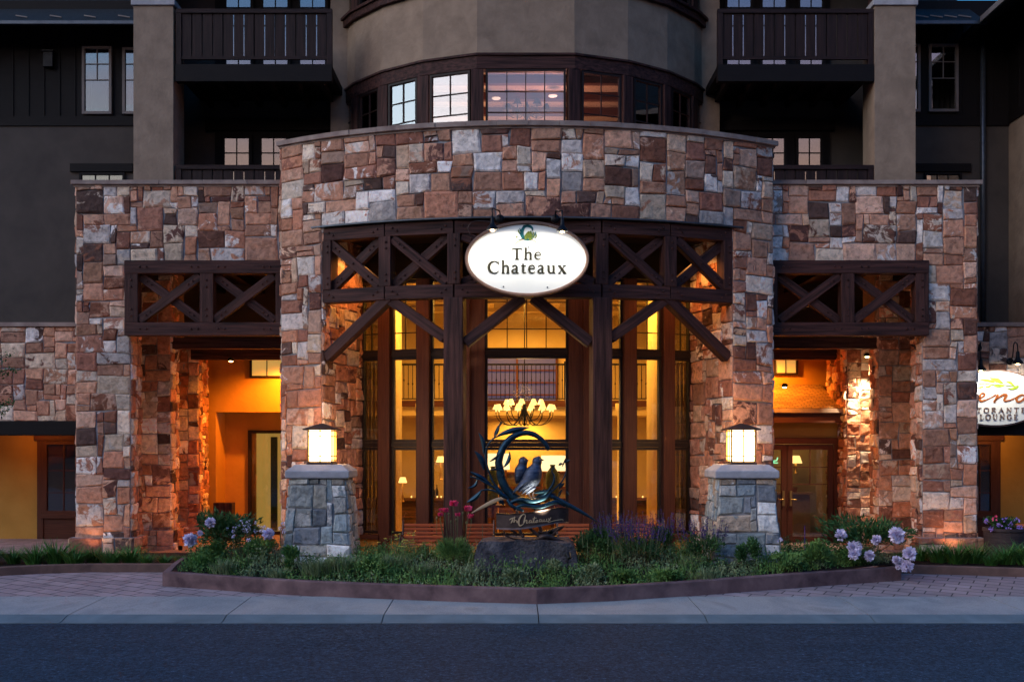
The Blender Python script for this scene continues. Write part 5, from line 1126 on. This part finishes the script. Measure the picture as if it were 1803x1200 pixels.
for q in range(7):
    px = [722, 733, 768, 775, 1088, 1135, 1150][q]; p = at(px, 880 - (q % 3) * 2, 31); m = MB(); m.lathe([(.012, 0), (.022, .02), (.018, .05), (.002, .06)], (p.x, 7.45, .945), 8); m.build('tea_light', M['shadeem'], label='tiny lit candle on the bar counter', cat='candle', group='candles on the counter')
# vestibule furnishings
p = at(1401, 812, 31.8); p.z -= .35; table_lamp(p, 'lit lamp with a yellow shade behind the right hand entrance door', .32, 1.25)
m = MB(); p = at(1399, 865, 31.6); m.box(p.x - .55, p.x + .5, p.y - .1, p.y + .3, p.z - .08, p.z - .02); m.box(p.x - .5, p.x + .45, p.y, p.y + .25, ZF, p.z - .08); m.build('console_table', M['tan'], label='pale console behind the right hand entrance door, under the lamp', cat='table')
m = MB(); m.lathe([(.07, -.02), (.10, .12), (.105, .13)], p + Vector((0, .05, 0)), 14); m.build('flower_pot', M['terracotta'], smooth=True, label='terracotta pot on the console behind the right hand entrance door', cat='pot')
m = MB(); p = at(1366, 812, 31.5)
ribbon(m, [(p.x - .06, p.z - .05, .03), (p.x - .06, p.z + .02, .03), (p.x + .02, p.z + .03, .03), (p.x + .05, p.z + .12, .03)], lambda x, y, h: (x, p.y - h, y), .02); ribbon(m, [(p.x - .07, p.z - .04, .03), (p.x + .06, p.z - .04, .03)], lambda x, y, h: (x, p.y + .004 - h, y), .02)
m.build('neon_sign', M['exitg'], label='small green glowing sign behind the left entrance door, beside the stone pillar cap', cat='sign')

# ------------------------------------------------------------------ planter barrel at the far right
c = Vector((Xp(1768, 24.2), .2, -.1)); m = MB(); m.lathe([(.34, 0), (.38, .1), (.43, .62), (.45, .64), (.45, .70), (.40, .70), (.39, .62), (.01, .6)], c, 28); PT = (c.x, c.y, c.z)
PB = empty('planter_tub', PT, 'dark round tub of violet petunias by the restaurant door at the far right', 'planter'); m.build('tub', M['pot'], PB, smooth=False)
# table edge of the terrace at the photo edge
c = at(1795, 925, 26.5); T = empty('cafe_table', (c.x + .5, c.y, ZF), 'small wooden terrace table at the far right edge behind the petunia tub', 'table'); m = MB(); m.box(c.x - .15, c.x + 1, c.y - .3, c.y + .4, c.z - .02, c.z + .02); m.build('table_top', M['bench'], T, bev=.006); m = MB(); m.box(c.x + .35, c.x + .43, c.y, c.y + .08, ZF, c.z - .022); m.build('leg', M['metal'], T)

# ------------------------------------------------------------------ lit fixtures of the porches and bay
OR = (1, .30, .02)
def fixture(p, label, energy, col=OR, r=.05, nm='ceiling_light', tgt=None, ang=150, size=.06):
    p = Vector(p); Fx = empty(nm, tuple(p), label, 'light'); m = MB(); m.lathe([(r * 1.5, .02), (r * 1.5, .09), (r * .6, .12)], p, 14); m.build('housing', M['metal'], Fx); m = MB(); m.lathe([(r * .8, .0), (r, .012), (r, .019)], p, 12); m.build('bulb', M['bulb'], Fx)
    lamp('fixture light', p + Vector((0, 0, -.07)), energy, col, size, 'SPOT' if tgt is not None else 'POINT', tgt, ang, .5)
fixture((-6.3, 5.6, 4.55), 'small warm light high in the left porch near the back wall', 640, tgt=(-6.3, 6.4, 2.5), ang=165)
fixture((-7.6, 4.2, 4.6), 'small warm light in the left porch between the two cross beams', 70, tgt=(-7.8, 4.2, 0), ang=165)
fixture((-5.75, 3.1, 4.70), 'tiny bright lamp under the cross beam of the left porch, beside the tower', 12)
fixture((6.4, 5.7, 4.9), 'small warm light high in the right porch above the shingle roof', 480, tgt=(6.4, 6.3, 2.5), ang=165)
fixture((6.6, 4.62 - .9, 3.9), 'small warm light in the right porch in front of the doors', 80, tgt=(6.8, 4.2, 0), ang=165)
fixture((8.64, 3.55, 4.66), 'spot lamp close to the brightly lit rough pier of the right porch', 650, (1, .74, .42), .05, tgt=(8.64, 4.05, 1.8), ang=80)
for a, e in ((-20.5, 120), (20.5, 105), (-5, 30), (5, 30)):
    p = arc(9.5, a, 6.86); fixture(p, 'recessed warm lamp above the bay window, ' + {-20.5: 'at the far left', 20.5: 'at the far right', -5: 'left of the white sign', 5: 'right of the white sign'}[a], e, (1, .36, .07), tgt=arc(9.5, a * 1.25, 3.0), ang=130)
fixture((-13.2, 5.0, 2.93), 'warm lamp in the recess left of the left porch', 22, OR); fixture((12.6, 5.0, 2.93), 'warm lamp in the recess under the restaurant sign', 35, (1, .45, .1))
fixture((-10.9, 4.8, 2.92), 'warm lamp in the recess close to the left wing', 26, OR)
for (x, y, e, lb, tg) in ((-9.75, .15, 16, 'small uplight in the daylilies at the foot of the left stone wing', (-9.6, .6, 1.6)), (9.45, .12, 22, 'small uplight in the daylilies at the foot of the right stone wing', (9.6, .6, 1.3)), (-8.3, 2.2, 45, 'uplight at the foot of the inner pier of the left porch', (-9.0, 2.9, 3.5)), (8.1, 2.0, 30, 'uplight at the foot of the inner pier of the right porch', (9.1, 2.9, 3)), (-4.9, -.9, 30, 'low warm light at the foot of the tower, left of the entrance', (-4.6, -.3, 2)), (4.9, -.9, 22, 'low warm light at the foot of the tower, right of the entrance', (4.6, -.3, 2))):
    U = empty('uplight', (x, y, -.05), lb, 'light'); m = MB(); m.lathe([(.05, -.1), (.055, 0), (.045, .01)], (x, y, .02), 12); m.build('housing', M['metal'], U)
    lamp('uplight light', (x, y, .06), e, (1, .52, .26), .06, 'SPOT', tg, 120, .8)
# lobby and upper rooms
for x, y, z, e, sz in ((0, 4.2, 6.5, 120, 1.5), (-3, 4.5, 6.4, 34, 1), (3, 4.5, 6.4, 34, 1), (0, 9.5, 6.4, 90, 2), (0, 8.6, 3.2, 40, 1.2), (-3.6, 6.0, 3.2, 20, .6), (3.6, 6.0, 3.2, 20, .6)):
    l = lamp('room light', (x, y, z), e * 3.6, (1, .48, .075), sz, 'AREA', (x, y, 0))
lamp('turret room light', (.6, 4.6, 10.2), 260, (1, .48, .42), .4); lamp('turret room light', (0, 8, 10.0), 170, (1, .5, .35), .4)
for x, y, lb in ((-.75, 5.0, 'left'), (.75, 4.8, 'right')):
    m = MB(); m.lathe([(.11, -.03), (.12, -.01)], (x, y, 11.68), 18); m.build('downlight', emi('lit downlight', (1, .8, .55), 1.3), label='round %s ceiling lamp seen through the middle turret window' % lb, cat='light')
lamp('vestibule light', (7.4, 6.6, 2.9), 22, (1, .55, .2), .3); lamp('blind light', (-5.9, 7.0, 2.6), 10, (1, .6, .15), .2)

# ------------------------------------------------------------------ plants
rp = random.Random(21)
def blade(m, b, az, ln, wd, lean, droop, c=None, k=4):
    b = Vector(b); e = Vector((math.cos(az), math.sin(az), 0)); sd = Vector((-e.y, e.x, 0)); V = []
    for i in range(k + 1):
        u = i / k; r = ln * (lean * u + droop * u * u * .5); z = ln * (u - droop * u * u * .55) * math.sqrt(max(.1, 1 - lean * lean * .6)); ww = wd * (1 - u ** 2.2) / 2 + .0006
        p = b + e * r + Vector((0, 0, z)); V += [p - sd * ww, p + sd * ww]
    m.add(V, [(2 * i, 2 * i + 1, 2 * i + 3, 2 * i + 2) for i in range(k)], None, (c if c is not None else rp.random(), 0, 0))
def leaf(m, p, dr, ln, wd, c=None, up=None):
    p = Vector(p); dr = Vector(dr).normalized(); s = dr.cross(up or Vector((rp.uniform(-1, 1), rp.uniform(-1, 1), rp.uniform(-1, 1)))).normalized(); n = dr.cross(s)
    m.add([p, p + dr * ln * .45 + s * wd / 2 + n * ln * .06, p + dr * ln, p + dr * ln * .45 - s * wd / 2 + n * ln * .06], [(0, 1, 2, 3)], None, (c if c is not None else rp.random(), 0, 0))
def rdir(zb=0): return Vector((rp.gauss(0, 1), rp.gauss(0, 1), rp.gauss(0, 1) + zb)).normalized()
# daylily clumps, two source meshes
def daylily(seed):
    rp.seed(seed); m = MB()
    for q in range(150):
        a = rp.uniform(0, 6.283); r = rp.uniform(0, .17); blade(m, (r * math.cos(a), r * math.sin(a), 0), a + rp.uniform(-.5, .5), rp.uniform(.38, .62), .019, rp.uniform(.15, .75), rp.uniform(.25, .75), k=5)
    return m
srcs = [daylily(s) for s in (1, 2, 3)]
smesh = []
def place(nm, srcs, i, mat, p, rz, s, label, cat, group):
    if len(smesh) <= i: smesh.append(None)
    if smesh[i] is None: o = srcs[i].build(nm, M[mat], label=label, cat=cat, group=group); smesh[i] = o
    else: o = smesh[i].copy(); sc.collection.objects.link(o); o['label'] = label
    o.location = p; o.rotation_euler = (0, 0, rz); o.scale = (s, s, s)
smesh.extend([None] * 3); rp.seed(5)
left = [(-20, 22.6, 1.0), (24, 22.7, .8), (62, 22.5, 1.0), (100, 22.7, 1.2), (132, 22.4, .95), (165, 22.8, .8), (196, 22.5, .85), (230, 22.7, .9), (258, 22.4, .6), (290, 22.6, .5), (318, 22.6, .45)]
wl = ['cut off by the left photo edge', 'right at the left photo edge', 'second in from the left photo edge', 'tallest of the left row, below the recessed shop wall', 'before the outer corner of the left stone wing', 'at the foot of the left wing, left of its uplight', 'at the foot of the left wing pier, in its middle', 'at the inner corner of the left wing pier', 'small, before the inner pier of the left porch', 'small, at the right end of the left kerb', 'smallest, tucked beside the corner of the flower bed wall']
for i, ((px, d, s), l) in enumerate(zip(left, wl)): place('daylily_clump', srcs, i % 3, 'blade', (Xp(px, d), d - 24, zg(d) + .10), rp.uniform(0, 6), s, 'arching green daylily clump, ' + l, 'plant', 'daylily clumps along the kerbs')
right = [(1592, 22.8, .7), (1622, 23.2, .8), (1652, 22.9, 1.0), (1684, 22.7, 1.1), (1716, 22.8, 1.0), (1745, 22.4, .7), (1772, 22.6, 1.0), (1806, 22.5, 1.1), (1840, 22.6, 1.0)]
wr = ['at the right end of the flower bed beside the peonies', 'before the inner pier of the right porch', 'at the inner corner of the right wing pier', 'at the foot of the right wing, by the brightest stones', 'at the outer corner of the right wing', 'small, left of the petunia tub', 'in front of the petunia tub', 'right at the right photo edge', 'cut off by the right photo edge']
for i, ((px, d, s), l) in enumerate(zip(right, wr)): place('daylily_clump', srcs, (i + 1) % 3, 'blade', (Xp(px, d), d - 24, zg(d) + .10), rp.uniform(0, 6), s, 'arching green daylily clump, ' + l, 'plant', 'daylily clumps along the kerbs')

# ground cover of the central bed: nobody could count it
m = MB(); m2 = MB(); rp.seed(8); xa, xb = front[0][0] + .25, front[-1][0] - .2
for q in range(11000):
    x = rp.uniform(xa, xb); a = dfront(x) + .22; d = a + (22.4 - a) * rp.random() ** 1.25; z = soilz(x, d)
    dens = .5 + .5 * nz(x * 1.1, d * 1.1, 3) + .2
    if rp.random() > dens + .25: continue
    k = rp.random(); h = 1.3 * (.12 + .16 * (nz(x * .9, d, 7) + .5)) * rp.uniform(.5, 1.3) * (1 if d > a + .3 else .6)
    mm = m if nz(x * .7, d * .9, 11) < .08 else m2
    c = min(1, max(0, .45 + .9 * nz(x * 2.5, d * 2.5, 5) + rp.uniform(-.25, .25)))
    if k < .55: blade(mm, (x, d - 24, z - .01), rp.uniform(0, 6.3), h * 1.25, .012, rp.uniform(.1, .7), rp.uniform(.1, .7), c, 3)
    else:
        p = Vector((x, d - 24, z))
        for t in range(5): leaf(mm, p + Vector((rp.uniform(-.04, .04), rp.uniform(-.04, .04), h * rp.random())), rdir(.6), rp.uniform(.04, .075), .028, c)
m.build('ground_cover', M['grass'], kind='stuff'); m2.build('sage_ground_cover', M['sage'], kind='stuff')

def bushy(m, cx, cy, z0, rx, ry, h, n, ls, wd, lobes=6, stems=None, seed=1):
    rr = random.Random(seed); L_ = [(rr.uniform(-.55, .55) * rx, rr.uniform(-.55, .55) * ry, rr.uniform(.35, .85) * h, rr.uniform(.35, .6)) for _ in range(lobes)]
    for q in range(n):
        lx, ly, lz, lr = rr.choice(L_); dv_ = Vector((rr.gauss(0, 1), rr.gauss(0, 1), rr.gauss(0, 1))).normalized() * (rr.random() ** .45)
        p = Vector((cx + lx + dv_.x * lr * rx, cy + ly + dv_.y * lr * ry, z0 + max(.02, lz + dv_.z * lr * h * .55)))
        out = Vector((p.x - cx, p.y - cy, (p.z - z0 - h * .3))).normalized() + Vector((rr.gauss(0, .5), rr.gauss(0, .5), rr.gauss(.2, .5)))
        leaf(m, p, out, ls * rr.uniform(.7, 1.3), wd * rr.uniform(.7, 1.2), min(1, max(0, .5 + .8 * nz(p.x * 4, p.y * 4, p.z * 4) + rr.uniform(-.3, .3))))
def plant_at(px, d, nm, label, cat, group=None):
    p = Vector((Xp(px, d), d - 24, soilz(Xp(px, d), d) if dfront(Xp(px, d)) < d else zg(d) + .1)); return empty(nm, tuple(p), label, cat, group), p
def mound(px, d, w_, h, n, mat, label, blades=True, seed=1, nm='bedding_plant'):
    E, p = plant_at(px, d, nm, label, 'plant', 'leafy clumps in the central flower bed'); rp.seed(seed); m = MB()
    if blades:
        for q in range(n): a = rp.uniform(0, 6.3); r = rp.random() * w_ * .5; blade(m, (p.x + r * math.cos(a), p.y + r * math.sin(a), p.z), a + rp.gauss(0, .6), h * rp.uniform(.6, 1.15), .012, rp.uniform(.05, .6), rp.uniform(.05, .5), None, 3)
    else: bushy(m, p.x, p.y, p.z, w_ / 2, w_ / 2, h, n * 4, .07, .03, seed=seed)
    m.build('foliage', M[mat], E); return E, p
MND = [(352, 21.0, .5, .30, 200, 'blade', True, 'short spiky clump at the left corner of the flower bed'), (378, 21.3, .5, .42, 230, 'grass', False, 'low leafy clump below the white peony flowers'), (395, 20.5, .4, .34, 260, 'sage', True, 'grey green grassy clump near the front left of the bed'), (492, 20.2, .35, .26, 220, 'sage', True, 'small pale spiky tuft standing alone near the left front wall'), (520, 20.6, .5, .46, 250, 'grass', False, 'dark leafy clump at the left foot of the left lamp pillar'),
       (560, 20.4, .6, .40, 420, 'sage', True, 'grey green grassy clump in front of the left lamp pillar'), (605, 20.5, .6, .42, 420, 'sage', True, 'grey green grassy clump at the right foot of the left lamp pillar'), (655, 20.5, .55, .30, 260, 'grass', False, 'low green clump between the left lamp pillar and the bench'), (690, 20.7, .55, .36, 380, 'sage', True, 'feathery clump under the yellow flowers by the bench'), (745, 20.4, .6, .30, 300, 'sage', True, 'feathery clump in front of the red bench end'),
       (822, 20.2, .45, .24, 260, 'sage', True, 'short silvery tuft at the left front of the boulder'), (905, 19.9, .5, .24, 240, 'sage', False, 'pale low clump in front of the middle of the boulder'), (968, 20.1, .45, .34, 260, 'sage', False, 'pale budding clump at the right front of the boulder'), (1035, 20.0, .5, .34, 260, 'sage', False, 'pale budding clump right of the boulder'), (1045, 21.2, .8, .62, 420, 'bush', False, 'tall dark leafy bush behind the boulder on its right'), (1100, 19.9, .5, .26, 260, 'grass', False, 'low green clump near the wall point, right of the boulder'),
       (1170, 19.9, .6, .28, 280, 'grass', False, 'low green clump in front of the salvia'), (1240, 20.1, .6, .30, 280, 'sage', True, 'grassy clump between the salvia and the right lamp pillar'), (1318, 20.8, .5, .62, 300, 'bush', False, 'broad leaved clump against the foot of the right lamp pillar'), (1385, 20.5, .7, .36, 320, 'grass', False, 'low green clump right of the right lamp pillar'), (1440, 20.9, .7, .50, 340, 'grass', False, 'leafy clump left of the lilac peonies'), (1500, 21.1, .7, .32, 300, 'grass', False, 'low clump under the lilac peonies'), (460, 21.2, .7, .45, 330, 'grass', False, 'ferny clump under the cluster of small lilac flowers'), (1215, 20.8, .5, .36, 260, 'sage', True, 'upright pale grass blades left of the right lamp pillar')]
for i, (px, d, w_, h, n, mt, bl, lb) in enumerate(MND): mound(px, d, w_, h, n, mt, lb, bl, 40 + i)
# peonies
def blossom(m, c, r, n=70, mat=None):
    for q in range(n):
        dv_ = rdir(.3); u = rp.random() ** .5; leaf(m, Vector(c) + dv_ * r * u * .55, dv_ + rdir() * .3, r * .6, r * .55, min(1, max(0, .35 + .5 * u + rp.uniform(-.2, .2))))
def peony(px, d, w_, h, blooms, label, seed):
    E, p = plant_at(px, d, 'peony_bush', label, 'plant'); rp.seed(seed); m = MB(); bushy(m, p.x, p.y, p.z, w_ / 2, w_ / 2.4, h, 1500, .13, .04, 8, seed=seed); m.build('foliage', M['bush'], E)
    for bx, by, r in blooms:
        c = at(bx, by, d - .75 + rp.uniform(-.1, .1)); r *= 1.2; ms_ = MB(); ms_.tube(crom([(p.x + (c.x - p.x) * .5, p.y, p.z + .1), tuple((Vector((p.x + (c.x - p.x) * .8, p.y, p.z)) + Vector((c.x, c.y, c.z))) / 2), tuple(c)], 3), .006, 5); st = ms_.build('stem', M['stem'], E)
        m = MB(); blossom(m, c, r, 150); m.build('blossom', M['peony'], E)
peony(400, 21.7, 1.5, .85, [(370, 920, .09), (335, 950, .12), (472, 940, .10), (352, 938, .05)], 'dark peony bush with round white flowers at the left end of the flower bed', 3)
peony(1520, 21.6, 1.9, .78, [(1481, 941, .10), (1504, 965, .13), (1543, 950, .085), (1579, 942, .135), (1531, 978, .09), (1602, 975, .12), (1578, 985, .07), (1584, 992, .10), (1597, 996, .11), (1503, 975, .10)], 'sprawling peony bush with big lilac flowers at the right end of the flower bed', 4)
# small clustered lilac flowers
E, p = plant_at(455, 21.4, 'columbine', 'airy plant with many small lilac white flowers, left of the left lamp pillar', 'plant'); rp.seed(12); m = MB(); fl = MB()
for q in range(34):
    bx = 398 + 86 * rp.random(); by = 938 - 18 * math.sin((bx - 390) / 100 * 3.14) + rp.uniform(-4, 16); c = at(bx, by, 21.2 + rp.uniform(-.2, .2)); m.tube([(p.x + (c.x - p.x) * .6, p.y, p.z), tuple(c)], .004, 4); blossom(fl, c, rp.uniform(.025, .05), 12)
for bx, by in ((498, 922), (500, 935), (494, 930), (412, 944), (437, 950)): blossom(fl, at(bx, by, 21.0), .05, 18); m.tube([(at(bx, by, 21).x, -3, p.z), tuple(at(bx, by, 21.0))], .004, 4)
m.build('stems', M['stem'], E); fl.build('flowers', M['peony'], E)
# poppies
E, p = plant_at(800, 20.9, 'poppy_clump', 'feathery clump with bright pink poppies, just left of the bronze sculpture', 'plant'); rp.seed(14); m = MB(); bushy(m, p.x, p.y, p.z, .36, .3, .55, 1900, .09, .014, 9, seed=6); m.build('foliage', M['grass'], E)
for bx, by, r in ((798, 886, .085), (824, 895, .085), (784, 898, .065), (806, 905, .05), (776, 905, .055), (829, 908, .06), (776, 897, .04)):
    r *= 1.25; c = at(bx, by, 20.6); m = MB(); m.tube(crom([(c.x * .6 + p.x * .4, p.y, p.z + .3), (c.x, c.y, c.z - .2), tuple(c)], 4), .006, 5); m.build('stem', M['stem'], E)
    m = MB()
    for q in range(26): a = rp.uniform(0, 6.3); dv_ = Vector((math.cos(a) * .6, math.sin(a) * .6, rp.uniform(.5, 1.3))); leaf(m, c + Vector((0, 0, -r * .5)), dv_, r * 1.25, r * .9)
    m.build('blossom', M['poppy'], E)
for bx, by in ((769, 912), (790, 905), (803, 915), (815, 903), (821, 920), (794, 918)):
    c = at(bx, by, 20.75); m = MB(); m.tube([(c.x, c.y, c.z - .3), tuple(c)], .005, 5); m.lathe([(.004, -.03), (.02, 0), (.015, .025), (.002, .035)], c, 8); m.build('seed_head', M['stem'], E, smooth=True)
# salvia
def salvia(px, d, w_, h, n, label, seed):
    E, p = plant_at(px, d, 'salvia', label, 'plant', 'purple flower spikes behind the bed'); rp.seed(seed); m = MB(); bushy(m, p.x, p.y, p.z, w_ / 2, w_ / 2.6, h * .72, 900, .08, .025, 7, seed=seed); m.build('foliage', M['bush'], E)
    m = MB(); st = MB()
    for q in range(n):
        a = rp.uniform(0, 6.3); r = math.sqrt(rp.random()) * w_ / 2; b = Vector((p.x + r * math.cos(a), p.y + r * .7 * math.sin(a), p.z + h * .3)); t = b + Vector(((b.x - p.x) * .35 + rp.gauss(0, .03), rp.gauss(0, .04), h * rp.uniform(.5, .85))); st.tube([b, t], .003, 4)
        s0 = rp.uniform(.45, .6)
        for k in range(22): u = s0 + (1 - s0) * k / 21; leaf(m, b + (t - b) * u, rdir(.5), .028 * (1.25 - u * .7) + .008, .02)
    st.build('stems', M['stem'], E); m.build('flower_spikes', M['purple'], E)
salvia(1085, 21.3, .8, .88, 60, 'purple salvia directly right of the bronze tail plume, in front of the right column', 1); salvia(1125, 20.9, .95, .86, 80, 'largest dark purple salvia, midway between bronze and right lamp pillar', 2); salvia(1165, 21.5, .6, .85, 34, 'loose purple salvia at the right side of the large one', 3); salvia(1238, 21.0, .85, .82, 46, 'rounded salvia bush with few purple spikes, touching the right lamp pillar', 4)
for px, lb in ((735, 'left'), (690, 'far left')):
    E, p = plant_at(px, 21.0, 'yarrow', 'flat yellow flower heads on thin stalks before the bench, ' + ('nearer the poppies' if px > 700 else 'nearer the left lamp pillar'), 'plant'); rp.seed(px); m = MB(); fl = MB()
    for q in range(12):
        c = at(px - 30 + rp.random() * 55, 935 + rp.random() * 28, 21.0 + rp.uniform(-.2, .2)); m.tube([(c.x + rp.uniform(-.03, .03), c.y, p.z), tuple(c)], .0035, 4)
        for t in range(9): leaf(fl, c, Vector((rp.uniform(-1, 1), rp.uniform(-1, 1), .25)), .045, .02)
    m.build('stems', M['stem'], E); fl.build('flowers', M['yellow'], E)
for px, py, lb in ((1373, 950, 'single lilac iris on a thin stalk right of the right lamp pillar'),):
    c = at(px, py, 21.0); E = empty('iris', (c.x, c.y, c.z - .5), lb, 'plant'); m = MB(); m.tube([(c.x, c.y, c.z - .6), tuple(c)], .006, 5); blade(m, (c.x, c.y, c.z - .6), .3, .6, .03, .2, .2); m.build('stem', M['stem'], E); m = MB(); rp.seed(3); blossom(m, c, .07, 22); m.build('blossom', M['peony'], E)
c = at(1417, 925, 21.2); E = empty('seed_spike', (c.x, c.y, c.z - .7), 'lone thin dark purple stalk right of the right lamp pillar', 'plant'); m = MB(); m.tube([(c.x, c.y, c.z - .7), tuple(c)], .008, 5); m.build('stem', M['purple'], E)
# straw coloured dry stalks near the boulder
for q, (px, py) in enumerate(((849, 922), (1024, 930), (1070, 940), (1078, 960), (1034, 950), (1093, 958))):
    c = at(px, py, 20.3); m = MB(); m.tube([(c.x + .03 * (q % 2), c.y, c.z - .35), (c.x + .01, c.y, c.z - .1), tuple(c)], [.004, .006, .002], 5)
    m.build('dry_stalk', M['stem'], label='pale dry flower stalk ' + ['left of the bronze sculpture', 'right beside the boulder top', 'left edge of the purple salvia', 'in front of the purple salvia', 'between boulder and salvia', 'standing before the middle of the big salvia'][q], cat='plant')
# petunias in the tub
rp.seed(30); m = MB(); bushy(m, PT[0], PT[1], PT[2] + .6, .46, .42, .34, 900, .07, .04, 6, seed=9); m.build('foliage', M['bush'], PB)
for bx, by in ((1737, 918), (1752, 912), (1770, 915), (1779, 922), (1790, 916), (1760, 925), (1775, 932), (1745, 930), (1796, 928), (1800, 935)):
    c = at(bx, by, 23.9); m = MB(); blossom(m, c, .075, 18); m.build('blossom', M['bloom'] if bx != 1752 else M['poppy'], PB)
# young tree cut off by the left photo edge
E = empty('small_tree', (Xp(-30, 24.5), .5, -.1), 'thin leafy tree reaching in at the left photo edge before the low stone wall', 'tree'); rp.seed(17); bx = Xp(-30, 24.5); m = MB(); m.tube([(bx, .5, -.1), (bx + .03, .5, 1.5), (bx + .1, .45, 3.0), (bx + .1, .5, 4.4)], [.06, .05, .035, .012], 8)
tips = []
for q in range(16):
    z = rp.uniform(1.9, 4.2); a = rp.uniform(0, 6.3); ln = rp.uniform(.4, .95); b = Vector((bx + .08, .48, z)); t = b + Vector((math.cos(a) * ln, math.sin(a) * ln, rp.uniform(.05, .5))); m.tube([b, (b + t) / 2 + Vector((0, 0, .06)), t], [.015, .01, .004], 5); tips.append((b, t))
m.build('trunk', M['bark'], E, smooth=True); m = MB()
for b, t in tips:
    for q in range(60): u = rp.uniform(.25, 1.05); leaf(m, b + (t - b) * u + rdir() * rp.random() * .17, rdir(-.1), rp.uniform(.05, .09), .04)
m.build('crown', M['bush'], E)
